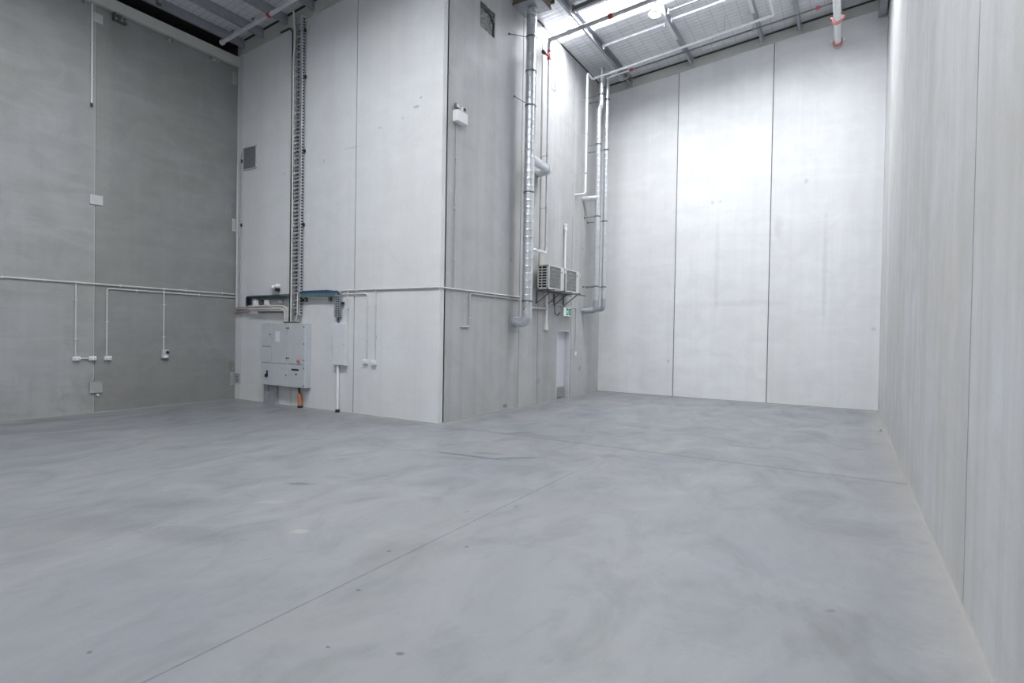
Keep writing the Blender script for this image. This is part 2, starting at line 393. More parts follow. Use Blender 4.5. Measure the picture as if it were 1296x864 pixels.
w = MB().prism([V(XL-.3, YN, 0), V(XR+.3, YN, 0), V(XR+.3, YN, zr(XR+.3, YN)), V(XL-.3, YN, zr(XL-.3, YN))], (0, -.2, 0)); struct(w, 'wall_near', 'concrete_right')

# roof foil with skylight wells
SKY = [(12.0, 12.87, XS, XR), (3.2, 4.35, -9.4, XR), (-5.5, -4.6, -9.4, XR)]  # last two sheets are out of view; the last is added for floor light
DEEP = .28
ys = sorted({YN-.3, YB+.3} | {v for s in SKY for v in s[:2]}); xs = sorted({-12.47, XR+.3} | {v for s in SKY for v in s[2:]})
ce = MB()
def quad(mb, p): mb.bm.faces.new([mb.bm.verts.new(q) for q in p])
for y0, y1 in zip(ys, ys[1:]):
    for x0, x1 in zip(xs, xs[1:]):
        if any(s[0] <= y0 and y1 <= s[1] and s[2] <= x0 and x1 <= s[3] for s in SKY): continue
        ce.prism([V(x0, y0, zr(x0, y0)), V(x1, y0, zr(x1, y0)), V(x1, y1, zr(x1, y1)), V(x0, y1, zr(x0, y1))], (0, 0, .03))
for (y0, y1, x0, x1) in SKY:
    for (p, q, d) in (((x0, y0), (x1, y0), (0, -.02, 0)), ((x0, y1), (x1, y1), (0, .02, 0)), ((x0, y0), (x0, y1), (-.02, 0, 0)), ((x1, y0), (x1, y1), (.02, 0, 0))):
        ce.prism([V(*p, zr(*p)+.002), V(*q, zr(*q)+.002), V(*q, zr(*q)+DEEP+.03), V(*p, zr(*p)+DEEP+.03)], d)
struct(ce, 'ceiling', 'roof_foil')
sky_lab = ['long translucent roof sheet glowing white above the ducted side wall', 'translucent roof sheet over the middle of the hall in front of the switchboard wall', 'unseen translucent roof sheet added over the near end of the hall']
for (y0, y1, x0, x1), lb, mt in zip(SKY, sky_lab, ('skylight_sheet_strong', 'skylight_sheet_mid', 'skylight_sheet_weak')):
    m = MB(); n = int((y1-y0)/.06); pr = []
    for k in range(n+1):                                   # trapezoidal profile of the sheet
        y = y0 + (y1-y0)*k/n; h = .022 if (k//2) % 2 else 0
        pr.append((y, h))
    poly = lambda x: [V(x, y, zr(x, y)+DEEP+h) for y, h in pr]
    a = [m.bm.verts.new(p) for p in poly(x0)]; c = [m.bm.verts.new(p) for p in poly(x1)]
    for k in range(n): m.bm.faces.new((a[k], a[k+1], c[k+1], c[k]))
    o = m.build('skylight_sheet', mt, None, 'base'); tag(o, lb, 'skylight', 'skylight sheets in the roof')

# flashing bands and near-black strips painting the shadow gaps along the wall heads
def band(name, axis, const, a0, a1, h0, h1, thick, out, mat):
    f = (lambda a: zr(a, const)) if axis == 'x' else (lambda a: zr(const, a))
    P = (lambda a, z: V(a, const, z)) if axis == 'x' else (lambda a, z: V(const, a, z))
    d = V(0, out*thick, 0) if axis == 'x' else V(out*thick, 0, 0)
    return MB().prism([P(a0, f(a0)-h0), P(a1, f(a1)-h0), P(a1, f(a1)-h1), P(a0, f(a0)-h1)], d)
t = band('x', 'x', YF, XL+.03, XS, .36, .05, .010, -1, ''); struct(t, 'trim_1', 'trim_paint')
t = band('x', 'x', YF-.01, XL+.03, XS, .36, .335, .018, -1, ''); struct(t, 'trim_2', 'trim_paint')
t = band('x', 'x', YF, XL+.03, XS-.0, .05, .0, .02, -1, ''); struct(t, 'trim_3', 'shadow_gap')
t = band('x', 'x', YB, XS+.02, XR, .29, .045, .010, -1, ''); struct(t, 'trim_4', 'trim_paint')
t = band('x', 'x', YB-.01, XS+.02, XR, .29, .275, .014, -1, ''); struct(t, 'trim_5', 'trim_paint')
t = band('x', 'x', YB, XS+.0, XR, .045, 0, .02, -1, ''); struct(t, 'trim_6', 'shadow_gap')
t = band('y', 'y', XS, YF+.2, YB, .035, 0, .012, 1, ''); struct(t, 'trim_7', 'shadow_gap')
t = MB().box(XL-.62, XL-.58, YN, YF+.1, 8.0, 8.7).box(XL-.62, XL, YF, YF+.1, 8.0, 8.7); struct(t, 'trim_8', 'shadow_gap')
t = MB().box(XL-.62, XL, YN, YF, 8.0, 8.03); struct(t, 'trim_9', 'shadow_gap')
t = MB().prism([V(XL-.62, YN-.3, zr(XL-.62, YN)), V(-12.47, YN-.3, zr(-12.47, YN)), V(-12.47, YF+.1, zr(-12.47, YF)), V(XL-.62, YF+.1, zr(XL-.62, YF))], (0, 0, .02)); struct(t, 'trim_10', 'shadow_gap')  # near-black sheet paints in the unlit eave above the beam
# sealant fillets at the foot of the walls
def fillet(p0, p1, d, name):
    p0, p1, d = Vector(p0), Vector(p1), Vector(d); m = MB(); z = V(0, 0, .014)
    pr = [V(0,0,0), d*.02, d*.008 + z*.35, z]
    a = [m.bm.verts.new(p0+q) for q in pr]; c = [m.bm.verts.new(p1+q) for q in pr]
    for k in range(4): m.bm.faces.new((a[k], a[(k+1) % 4], c[(k+1) % 4], c[k]))
    m.bm.faces.new(a[::-1]); m.bm.faces.new(c); struct(m, name, 'sealant_pale')
fillet((XL, 0, 0), (XL, YF, 0), (1,0,0), 'baseboard_left'); fillet((XL, YF, 0), (XS, YF, 0), (0,-1,0), 'baseboard_front')
fillet((XS, YF, 0), (XS, 12.95, 0), (1,0,0), 'baseboard_side'); fillet((XS, YB, 0), (XR, YB, 0), (0,-1,0), 'baseboard_back')
fillet((XR, YN, 0), (XR, YB, 0), (-1,0,0), 'baseboard_right')

# door in the side wall
D0, D1, DZ, DD = 12.96, 13.745, 1.80, .13
df = MB(); df.box(XS-T, XS+.004, D0, D0+.03, 0, DZ).box(XS-T, XS+.004, D1-.03, D1, 0, DZ).box(XS-T, XS+.004, D0, D1, DZ-.03, DZ)
dr = bpy.data.objects.new('door_1', None); C.objects.link(dr); dr.location = (XS-DD, (D0+D1)/2, 0); dr['kind'] = 'structure'
struct(df, 'door_frame', 'door_paint', dr)
struct(MB().box(XS-DD-.035, XS-DD, D0+.032, D1-.032, .008, DZ-.034, .003), 'door_leaf', 'door_paint', dr)
gr = MB().box(XS-DD, XS-DD+.012, D0+.04, D1-.04, .02, .30)
for k in range(7): gr.prism([V(XS-DD+.012, D0+.05, .04+k*.036), V(XS-DD+.026, D0+.05, .034+k*.036), V(XS-DD+.026, D0+.05, .040+k*.036), V(XS-DD+.012, D0+.05, .052+k*.036)], (0, D1-D0-.10, 0))
struct(gr, 'door_grille', 'plate_steel', dr)
struct(MB().sweep([(XS-DD, D0+.10, .92), (XS-DD+.05, D0+.10, .92), (XS-DD+.05, D0+.21, .92)], .009, 8, .012), 'door_handle', 'galvanised', dr)
struct(MB().box(XS-T-.05, XS-T-.01, D0-.1, D1+.1, 0, DZ+.1), 'door_backing', 'dark_gap', dr)

# rough recess near the top of the side wall
rc = thing('wall_recess', 'rough dark recess in the concrete near the top of the side wall', 'recess', (XS-.06, 9.53, 7.85))
h0, h1, g0, g1 = HOLE
m = MB(); nx, nz = 14, 14
gv = [[m.bm.verts.new((XS-.05+random.uniform(-.012, .012), h0+(h1-h0)*i/nx, g0+(g1-g0)*j/nz)) for j in range(nz+1)] for i in range(nx+1)]
for i in range(nx):
    for j in range(nz): m.bm.faces.new((gv[i][j], gv[i+1][j], gv[i+1][j+1], gv[i][j+1]))
m.box(XS-.10, XS-.075, h0, h1, g0, g1); m.build('patch_surface', 'recess_rough', rc)
m = MB()
def lump(a0, z0, a1, z1, r):
    n = 7
    pts = [(XS-.035, a0+(a1-a0)*k/n + random.uniform(-.012, .012), z0+(z1-z0)*k/n + random.uniform(-.012, .012)) for k in range(n+1)]
    m.sweep(pts, r, 8, 0, lambda L, a: r*random.uniform(.75, 1.2))
lump(h0+.02, g0, h0+.02, g1, .018); lump(h0, g1-.04, h1, g1-.05, .045); lump(h1-.02, g0, h1-.02, g1, .02); lump(h0, g0+.012, h1, g0+.012, .016); lump(h1-.14, g1-.05, h1-.02, g1-.22, .04)
m.build('patch_edge', 'recess_edge', rc)
m = MB()
for (a0, a1, z0, z1) in ((12.40, 12.425, 7.80, 8.40), (12.60, 12.625, 7.80, 8.40), (12.40, 12.625, 7.80, 7.815), (12.40, 12.625, 8.385, 8.40)): m.box(XS-.004, XS+.004, a0, a1, z0, z1)
solo(m, 'access_panel_outline', 'steel_dark', 'thin grey rectangular outline of a filled opening beside the red valve', 'panel')

# ------------------------------------------------------------------ roof steel
NTH = ['first', 'second', 'third', 'fourth', 'fifth', 'sixth', 'seventh', 'eighth', 'ninth', 'tenth', 'eleventh', 'twelfth']
PX = [-12.43, -11.72, -10.86, -9.99, -9.1, -7.35, -5.57, -3.82, -2.04, -1.18, -.30]
h = .20; fl = .062; tk = .007
CEE = [(-fl/2, 0), (fl/2+.03, 0), (fl/2+.03, -.02), (fl/2+.03-tk, -.02), (fl/2+.03-tk, -tk), (-fl/2+tk, -tk), (-fl/2+tk, -h+tk), (fl/2-tk, -h+tk), (fl/2-tk, -h+.018), (fl/2, -h+.018), (fl/2, -h), (-fl/2, -h)]
for i, px in enumerate(PX):
    ye = YF-.025 if px < XS else YB-.025
    o = thing('roof_purlin', f'grey steel roof purlin running to the wall head, {NTH[i]} in line from the left wall', 'purlin', (px, ye, zr(px, ye)-h), 'roof purlins under the foil')
    pr = CEE if px == -5.57 else [(-x, z) for x, z in CEE]
    MB().section((px, YN, zr(px, YN)-.004), (px, ye, zr(px, ye)-.004), pr).build('purlin_web', 'purlin_steel', o)
    if px > -5:
        big = [(x*1.25 - .012, z*1.08) for x, z in pr]
        yl = 14.18
        MB().section((px, 10.4, zr(px, 10.4)-.003), (px, yl, zr(px, yl)-.003), big).build('lap_sleeve', 'galvanised_lit', o)  # pale colour stands in for light reflected off the galvanised sleeve
    if px > XS:
        MB().box(px-.055, px+.055, ye-.03, ye+.012, zr(px, ye)-h-.06, zr(px, ye)-.03, .004).build('cleat_plate', 'galvanised_dull', o)
    else:
        MB().box(px-.045, px+.045, ye-.02, ye+.012, zr(px, ye)-h-.03, zr(px, ye)-.03, .004).build('cleat_plate', 'purlin_steel', o)
# deeper end beam beside the right wall
o = thing('roof_beam', 'deep grey roof beam end in the corner above the right wall', 'beam', (.57, YB-.02, 9.29))
m = MB().section((.57, YN, zr(.57, YN)-.004), (.57, YB-.03, zr(.57, YB)-.004), [(-.075, 0), (.075, 0), (.075, -.02), (.012, -.02), (.012, -.42), (.075, -.42), (.075, -.44), (-.075, -.44), (-.075, -.42), (-.012, -.42), (-.012, -.02), (-.075, -.02)])
m.build('beam_section', 'galvanised_dull', o)
MB().box(.48, .66, YB-.035, YB-.012, 9.29, 9.74, .004).build('end_plate', 'plate_steel', o)
# light painted eave beam along the left wall
o = thing('eave_beam', 'pale painted steel beam along the top of the left wall', 'beam', (-12.61, 4, 7.945))
MB().section((-12.55, YN, 7.945), (-12.55, YF-.02, 7.945), [(0, 0), (0, .222), (-.10, .222), (-.10, .212), (-.01, .212), (-.01, .01), (-.10, .01), (-.10, 0)]).build('beam_section', 'beam_paint', o)
MB().box(-12.652, -12.545, YF-.02, YF-.012, 7.945, 8.167, .002).build('end_plate', 'beam_paint', o)
for (y0, y1, lb) in ((4.75, 4.94, 'small steel cleat under the pale eave beam near the white drop conduit'), (6.455, 6.59, 'small steel cleat under the middle of the pale eave beam'), (7.43, 7.60, 'small steel cleat under the eave beam beside the block corner')):
    m = MB().box(XL+.002, XL+.012, y0, y1, 7.86, 7.95, .002).box(XL+.002, XL+.09, y0, y0+.012, 7.87, 7.945).box(XL+.002, XL+.09, y1-.012, y1, 7.87, 7.945)
    o = m.build('beam_cleat', 'plate_steel', None, 'base'); tag(o, lb, 'bracket', 'cleats under the eave beam')
    MB().sweep([(XL+.012, (y0+y1)/2, 7.905), (XL+.03, (y0+y1)/2, 7.905)], .02, 6).build('bolt', 'galvanised', o)
o = thing('seat_bracket', 'open steel angle bracket with two bolts under the eave beam beside the white plate', 'bracket', (XL, 5.545, 7.81))
MB().box(XL-.004, XL+.014, 5.43, 5.665, 7.80, 7.945, .002).box(XL+.002, XL+.11, 5.43, 5.442, 7.80, 7.945).box(XL+.002, XL+.11, 5.43, 5.665, 7.80, 7.812).build('angle', 'steel_dark', o)
for y in (5.49, 5.61): MB().sweep([(XL+.014, y, 7.86), (XL+.032, y, 7.86)], .018, 6).build('bolt', 'galvanised', o)
MB().sweep([(XL+.02, 5.56, 7.82), (XL+.10, 5.60, 7.94)], .01, 8).build('brace', 'plate_steel', o)

# bridging between purlins
def bridging(x0, x1, y, drop, r, mat, label):
    o = thing('purlin_bridging', label, 'bridging', (x0, y, zr(x0, y)-drop), 'bridging rods between purlins')
    MB().prism([V(x0, y-r, zr(x0, y)-drop-r), V(x0, y+r, zr(x0, y)-drop-r), V(x0, y+r, zr(x0, y)-drop+r), V(x0, y-r, zr(x0, y)-drop+r)], V(x1-x0, 0, zr(x1, y)-zr(x0, y))).build('bridging_bar', mat, o)
    for x in (x0+.03, x1-.03): MB().box(x-.02, x+.02, y-r*1.5, y+r*1.5, zr(x, y)-drop-.08, zr(x, y)-drop+.07, .004).build('end_bracket', 'steel_dark' if mat != 'galvanised' else 'galvanised_dull', o)
bridging(-5.50, -3.88, 13.42, .16, .022, 'galvanised', 'pale bridging bar just past the bright skylight, between the sixth and seventh visible bays')
bridging(-3.75, -2.10, 13.34, .16, .022, 'galvanised', 'pale bridging bar above the back wall, right of the round lamp')
bridging(-5.50, -3.88, 11.62, .12, .045, 'steel_dark', 'thick dark bridging bar above the near edge of the bright skylight')
bridging(-3.75, -2.10, 13.02, .12, .012, 'steel_dark', 'thin dark rod alongside the pale bridging bar right of the lamp')
bridging(-12.40, -11.74, 6.15, .12, .03, 'purlin_steel', 'short dark bridging bar between the two purlins nearest the left wall')
bridging(-11.69, -10.88, 6.15, .12, .03, 'purlin_steel', 'dark bridging bar one bay in from the left wall')
m = MB()

# ------------------------------------------------------------------ pipes under the roof
def roofpath(y, drop, xs): return [V(x, y, zr(x, y)-drop) for x in xs]
def clamp_ring(p, axis, r, w=.02): return MB().lathe(Vector(p)-Vector(axis)*w/2, axis, [(0, r), (0, r+.008), (w, r+.008), (w, r)], 18)
# grey sprinkler main and the drain pipe down the side wall
o = thing('sprinkler_main', 'grey sprinkler pipe crossing the bright skylight', 'pipe', (-6.2, 11.97, 8.75))
a = roofpath(11.97, .38, [-6.30, XR-.05]); MB().sweep(a, .052, 14).build('pipe_run', 'sprinkler_pipe', o)
for x in (-5.75, -4.72, -2.9): 
    p = V(x, 11.97, zr(x, 11.97)-.38); MB().lathe(p-V(.05,0,0), (1,0,.0915), [(0, .05), (0, .066), (.1, .066), (.1, .05)], 14).build('coupling', 'red_paint' if x == -4.72 else 'sprinkler_pipe', o)
o = thing('drain_pipe', 'slim grey vertical sprinkler drain pipe with a red valve on the side wall', 'pipe', (-6.28, 11.97, 3.66))
MB().sweep([(-6.28, 11.97, zr(-6.28, 11.97)-.43), (-6.28, 11.97, 8.42)], .045, 12).build('upper_pipe', 'sprinkler_pipe', o)
MB().sweep([(-6.28, 11.97, 8.40), (-6.28, 11.97, 3.70)], .027, 12).build('pipe_run', 'sprinkler_pipe', o)
MB().sweep([(-6.28, 11.97, 3.80), (-6.28, 11.97, 3.66), (-6.28, 11.42, 3.66), (XS, 11.42, 3.66)], .036, 12, .05).build('outlet_elbow', 'galvanised', o)
v = MB().lathe((-6.28, 11.97, 8.30), (0, 0, 1), [(0, .03), (0, .05), (.04, .05), (.05, .04), (.16, .04), (.17, .05), (.21, .05), (.21, .03)], 14).build('valve', 'red_paint', o)
MB().sweep([(-6.28, 11.97, 8.38), (-6.28, 11.72, 8.36)], .032, 10).build('valve_branch', 'red_paint', v)
MB().lathe((-6.28, 11.74, 8.36), (0, -1, 0), [(0, .03), (.0, .045), (.08, .045), (.08, .02)], 12).build('valve_cap', 'black_plastic', v)
for z in (6.0, 4.75):
    MB().sweep([(XS, 11.97, z), (-6.30, 11.97, z)], .008, 8).build('clamp_stud', 'galvanised', o); clamp_ring((-6.28, 11.97, z), (0,0,1), .027, .03).build('pipe_clamp', 'galvanised_dull', o)
# left sprinkler run
o = thing('sprinkler_branch', 'grey sprinkler pipe under the dark roof corner with a red coupling', 'pipe', (-12.0, 7.3, 8.05))
a = roofpath(7.3, .57, [-12.02, -7.0]); MB().sweep(a, .042, 12).build('pipe_run', 'sprinkler_pipe', o)
for x, mt in ((-12.0, 'plate_white'), (-10.36, 'red_paint'), (-9.2, 'sprinkler_pipe')):
    MB().lathe(V(x-.03, 7.3, zr(x, 7.3)-.573), (1, 0, .0915), [(0, .035), (0, .056), (.07, .056), (.07, .035)], 14).build('coupling', mt, o)
for x in (-11.62, -10.9):
    p = V(x, 7.3, zr(x, 7.3)-.55); MB().sweep([p, p+V(0,0,.10)], .010, 8).sweep([p+V(-.05,0,.10), p+V(.05,0,.10)], .012, 8).build('sprinkler_head', 'steel_dark', o)
for x in (-9.6,): MB().sweep([V(x, 7.3, zr(x, 7.3)-.53), V(x, 7.3, zr(x, 7.3)-.0)], .006, 6).build('hanger_rod', 'steel_dark', o)
# thin sprinkler run near the back wall
o = thing('thin_sprinkler_pipe', 'thin dark sprinkler pipe with red couplings along the back wall roofline', 'pipe', (-6, 14.62, 8.8))
a = roofpath(14.62, .37, [-5.86, -.42]); MB().sweep(a, .019, 10).build('pipe_run', 'steel_dark', o)
MB().sweep(roofpath(14.62, .37, [-5.87, -5.2]), .022, 10).build('pipe_sleeve', 'pipe_white', o)
for x in (-5.15, -.72): MB().lathe(V(x-.05, 14.62, zr(x, 14.62)-.372), (1, 0, .0915), [(0, .018), (0, .036), (.09, .036), (.09, .018)], 12).build('coupling', 'red_paint', o)
for x in (-5.36, -3.06, -2.1): MB().sweep([V(x, 14.62, zr(x, 14.62)-.42), V(x, 14.62, zr(x, 14.62)-.20)], .012, 8).build('sprinkler_head', 'galvanised_dull', o)
# white vent pipe
o = thing('white_vent_pipe', 'white plastic pipe rising up the side wall and crossing under the roof', 'pipe', (-6.13, 13.93, 5.5))
za = 8.74
pts = [(XS, 13.93, 5.50), (-6.13, 13.93, 5.50), (-6.13, 13.93, za), (-6.13, 14.28, za-.02), (-1.62, 14.28, zr(-1.62, 14.28)-.37), (-1.62, 12.7, zr(-1.62, 12.7)-.36), (-1.62, 12.7, zr(-1.62, 12.7)-.01)]
MB().sweep(pts, .031, 12, .06).build('pipe_run', 'pipe_white', o)
for z in (6.05, 7.1, 8.05):
    MB().sweep([(XS, 13.93, z), (-6.15, 13.93, z)], .007, 8).build('clamp_stud', 'galvanised', o); clamp_ring((-6.13, 13.93, z), (0,0,1), .031, .03).build('pipe_clamp', 'galvanised_dull', o)
for x in (-2.7,): MB().sweep([V(x, 14.28, zr(x, 14.28)-.36), V(x, 14.28, zr(x, 14.28))], .006, 6).build('hanger_rod', 'galvanised_dull', o)
# big white pipe with pink-red grooved couplings ending at the back wall
o = thing('sprinkler_header', 'thick white pipe with red couplings ending against the back wall', 'pipe', (-.33, YB, 8.82))
MB().sweep([(-.33, 6.0, 8.88), (-.33, YB-.005, 8.88)], .076, 20).build('pipe_run', 'pipe_white', o)
MB().lathe((-.33, YB-.03, 8.88), (0, 1, 0), [(0, .076), (0, .10), (.028, .10), (.028, .076)], 20).build('wall_collar', 'plastic_grey', o)
for y in (15.62, 14.52, 11.6):
    m = MB().lathe((-.33, y-.05, 8.88), (0, 1, 0), [(0, .078), (0, .105), (.03, .105), (.04, .093), (.06, .093), (.07, .105), (.1, .105), (.1, .078)], 20)
    cp = m.build('coupling', 'pink_red', o)
    for sx in (-1, 1): MB().box(-.33+sx*.12-.025, -.33+sx*.12+.025, y-.045, y+.045, 8.885, 8.935, .008).build('coupling_bolt', 'plastic_white' if y > 15 else 'pink_red', cp)
for y in (13.2, 9.0): MB().sweep([(-.33, y, 8.95), (-.33, y, zr(-.33, y))], .008, 8).build('hanger_rod', 'galvanised_dull', o)
# round high-bay lamp
LX, LY, LZ = -3.90, 12.62, 9.02
o = thing('high_bay_lamp', 'round white high bay lamp hanging beside the bright skylight', 'lamp', (LX, LY, LZ))
MB().lathe((LX, LY, LZ), (0,0,1), [(0, .150), (.015, .158), (.04, .158), (.06, .115), (.08, .095), (.11, .09), (.135, .07), (.14, .04)], 28).build('lamp_housing', 'plastic_grey', o)
MB().lathe((LX, LY, LZ-.006), (0,0,1), [(0, .128), (.008, .134)], 28).build('lamp_face', 'lamp_face', o)
MB().lathe((LX, LY, LZ-.010), (0,0,1), [(0, .018), (.006, .02)], 12).build('sensor_dot', 'plastic_grey', o)
MB().sweep([(LX, LY, LZ+.13), (LX, LY, LZ+.16), (LX-.0, LY, zr(LX, LY)-.20)], .009, 8).build('hanger_rod', 'galvanised_dull', o)

# ------------------------------------------------------------------ ducts on the side wall
def spiral(r, pitch):
    def f(L, a): return r + (.0045 if (L/pitch) % 1.0 < .13 else 0.0)
    return f
def ring_clamp(parent, c, r, wallpt=None):
    k = clamp_ring(c, (0,0,1), r+.006, .028).build('duct_clamp', 'steel_dark', parent)
    if wallpt is not None:
        wallpt = (wallpt[0]+.012, *wallpt[1:])
        MB().sweep([wallpt, V(*c)+ (V(*wallpt)-V(*c)).normalized()*r], .008, 8).lathe((wallpt[0]-.01, *wallpt[1:]), (1,0,0), [(0, .024), (.02, .024), (.03, .012)], 8).build('clamp_rod', 'steel_dark', k)
DX, DY, DR = -6.09, 10.765, .112
o = thing('spiral_duct', 'large shiny spiral duct down the side wall from the plywood box', 'duct', (DX, DY, 1.85))
MB().sweep([(DX, DY, 2.22), (DX, DY, 8.84)], DR, 26, 0, spiral(DR, .16), True, .0133).build('duct_run', 'spiral_duct_steel', o)
MB().sweep([(DX, DY, 2.235), (DX, DY, 1.95), (XS+.01, DY, 1.95)], DR+.003, 24, .16).build('elbow', 'galvanised', o)
MB().box(XS+.002, XS+.022, DY-.19, DY+.19, 1.76, 2.14, .004).build('wall_flange', 'galvanised_dull', o)
br = MB().sweep([(DX, DY, 5.60), (DX, 11.735, 5.55), (XS+.014, 11.735, 5.53)], .095, 22, .11, None, True, .03).build('branch_duct', 'galvanised', o)
MB().lathe((DX, 11.55, 5.56), (0, 1, 0), [(0, .095), (0, .101), (.03, .101), (.03, .095)], 20).build('branch_collar', 'galvanised_dull', br)
MB().lathe((DX, DY, 8.70), (0,0,1), [(0, DR), (.01, DR+.012), (.05, DR+.012), (.06, DR)], 24).build('collar', 'galvanised', o)
for z, wp in ((8.22, (XS, 10.36, 8.20)), (7.47, None), (6.72, (XS, 10.63, 6.95)), (4.82, None), (2.42, None)): ring_clamp(o, (DX, DY, z), DR, wp)
o = thing('duct_plenum', 'plywood box with a metal underside at the top of the spiral duct', 'box', (-6.1, 10.78, 8.85))
MB().box(XS, -5.78, 10.50, 11.06, 8.90, 9.12, .004).build('plywood_case', 'plywood', o)
MB().prism([V(XS, 10.49, 8.90), V(-5.77, 10.49, 8.90), V(-5.77, 11.07, 8.90), V(XS, 11.07, 8.90)], (0, 0, -.012)).build('metal_underside', 'galvanised_dull', o)
m = MB()
for (x0, x1, y0, y1) in ((XS, -5.76, 10.478, 10.5), (-5.782, -5.76, 10.5, 11.06)): m.box(x0, x1, y0, y1, 8.885, 8.925)
m.box(-5.80, -5.755, 10.47, 10.52, 8.885, 9.12)
m.build('metal_edge_strip', 'steel_dark', o)
m = MB().box(-5.83, -5.70, 11.06, 11.10, 9.02, 9.10, .004); m.build('bracket', 'steel_dark', o)

def twin(name, label, x, y, r, z0, z1, zb, offs):
    o = thing(name, label, 'duct', (x, y, z0-.1))
    pts = [(x, y, zb+.3), (x, y, z1)]
    if offs: pts = [(x, y, zb+.3), (x, y, 7.95), (x+offs, y, 8.10), (x+offs, y, z1)]
    MB().sweep(pts, r, 20, 0, spiral(r, .15), True, .0125).build('duct_run', 'spiral_duct_steel', o)
    MB().sweep([(x, y, zb+.32), (x, y, zb), (XS+.005, y, zb)], r+.004, 20, r*1.5).build('elbow', 'galvanised_dull', o)
    MB().lathe((XS+.002, y, zb), (1, 0, 0), [(0, r), (0, r+.05), (.012, r+.05), (.012, r)], 18).build('wall_flange', 'galvanised_dull', o)
    return o
o1 = twin('vertical_duct', 'thicker of two slim spiral ducts in the corner by the back wall', -6.03, 14.55, .072, 2.3, 9.08, 2.37, .06)
MB().sweep([(-6.03, 14.50, 5.50), (-6.2, 14.47, 5.50), (XS+.005, 14.46, 5.50)], .076, 18, .1).build('branch_duct', 'galvanised', o1)
for z in (8.35, 7.0, 5.0, 3.05): ring_clamp(o1, (-6.03 + (.06 if z > 8.1 else 0), 14.55, z), .072, (XS, 14.55, z))
o2 = twin('vertical_duct', 'thinner of two slim spiral ducts, the one closer to the back wall', -5.90, 14.80, .060, 2.4, 9.10, 2.42, 0)
for z in (8.3, 6.9, 4.9, 3.05): ring_clamp(o2, (-5.90, 14.80, z), .060, (XS, 14.80, z))
solo(MB().sweep([(-5.62, 14.95, 9.08), (-5.75, 15.0, 8.98), (-5.62, 15.2, 8.92), (-5.4, 15.15, 8.98), (-5.38, 14.95, 9.10)], .02, 8, .06), 'flexible_hose', 'galvanised_dull', 'loose loop of grey flexible hose under the roof above the corner ducts', 'hose')

# ------------------------------------------------------------------ air conditioners
def condenser(y0, y1, label, first):
    x0, x1, z0, z1 = XS+.10, XS+.40, 2.765, 3.335
    o = thing('air_conditioner_unit', label, 'air conditioner', ((x0+x1)/2, (y0+y1)/2, z0), 'outdoor condenser units on the side wall')
    m = MB().box(x0, x1-.012, y0+.012, y1, z0, z1-.0, .008)
    m.box(x1-.02, x1, y0+.005, y0+.05, z0, z1, .006).box(x1-.02, x1, y1-.19, y1, z0, z1, .006).box(x1-.02, x1, y0+.04, y1-.18, z0, z0+.035, .004).box(x1-.02, x1, y0+.04, y1-.18, z1-.025, z1, .004)
    m.box(x0, x0+.03, y0, y0+.02, z0, z1).box(x1-.06, x1-.005, y0, y0+.02, z0, z1).box(x0, x1-.01, y0, y0+.02, z1-.03, z1).box(x0, x1-.01, y0, y0+.02, z0, z0+.04)
    m.build('casing', 'ac_casing', o)
    MB().box(x0+.02, x1-.05, y0+.008, y0+.016, z0+.03, z1-.02).build('side_opening', 'dark_gap', o)
    m = MB()
    for k in range(1, 8): m.box(x0+.02, x1-.05, y0+.001, y0+.012, z0+.035+k*.063-.011, z0+.035+k*.063+.011)
    m.box(x0+.105, x0+.125, y0+.001, y0+.012, z0+.03, z1-.02)
    m.build('side_louvre', 'ac_casing', o)
    MB().box(x1-.014, x1-.010, y0+.05, y1-.19, z0+.03, z1-.02).build('grille_shadow', 'ac_grille', o)
    m = MB(); n = 22; yy0, yy1 = y0+.05, y1-.19
    for k in range(n+1): yk = yy0+(yy1-yy0)*k/n; m.box(x1-.008, x1-.003, yk-.004, yk+.004, z0+.03, z1-.022)
    for k in range(1, 6): zk = z0+.03+(z1-z0-.05)*k/6; m.box(x1-.009, x1-.004, yy0, yy1, zk-.004, zk+.004)
    cy, cz = (yy0+yy1)/2, (z0+z1)/2
    for r in (.22, .12): m.sweep([(x1-.004, cy+r*math.cos(t*math.pi/14), cz+r*math.sin(t*math.pi/14)) for t in range(29)], .004, 6)
    m.build('fan_grille', 'plate_steel', o)
    MB().box(x1-.002, x1+.006, y1-.16, y1-.11, z1-.14, z1-.10, .003).build('handle_recess', 'ac_grille', o)
    MB().box(x0+.04, x1+.02, y1, y1+.05, z1-.14, z1-.04, .01).build('valve_cover', 'ac_casing', o)
    return (x0, x1, y0, y1, z0, z1)
condenser(11.67, 12.50, 'air conditioner outdoor unit with its dark louvred end showing, next to the big spiral duct', True)
condenser(12.60, 13.41, 'air conditioner outdoor unit behind the first one, towards the back wall', False)
nb = ['wall bracket under the louvred end of the nearer outdoor unit', 'wall bracket under the handle end of the nearer outdoor unit', 'wall bracket under the middle gap end of the farther outdoor unit', 'wall bracket at the back wall end of the farther outdoor unit']
for y, lb in zip((11.80, 12.36, 12.74, 13.28), nb):
    m = MB().box(XS, XS+.03, y-.02, y+.02, 2.43, 2.76, .002).box(XS, XS+.50, y-.02, y+.02, 2.735, 2.762, .002)
    m.prism([V(XS+.02, y-.012, 2.45), V(XS+.05, y-.012, 2.45), V(XS+.44, y-.012, 2.735), V(XS+.40, y-.012, 2.735)], (0, .024, 0))
    solo(m, 'unit_bracket', 'steel_dark', lb, 'bracket', 'brackets under the outdoor units')
m = MB().box(XS+.10, XS+.13, 11.60, 13.55, 2.71, 2.735).box(XS+.46, XS+.495, 11.60, 13.62, 2.71, 2.735)
solo(m, 'support_rails', 'steel_dark', 'pair of dark rails tying the outdoor unit brackets together', 'rail')
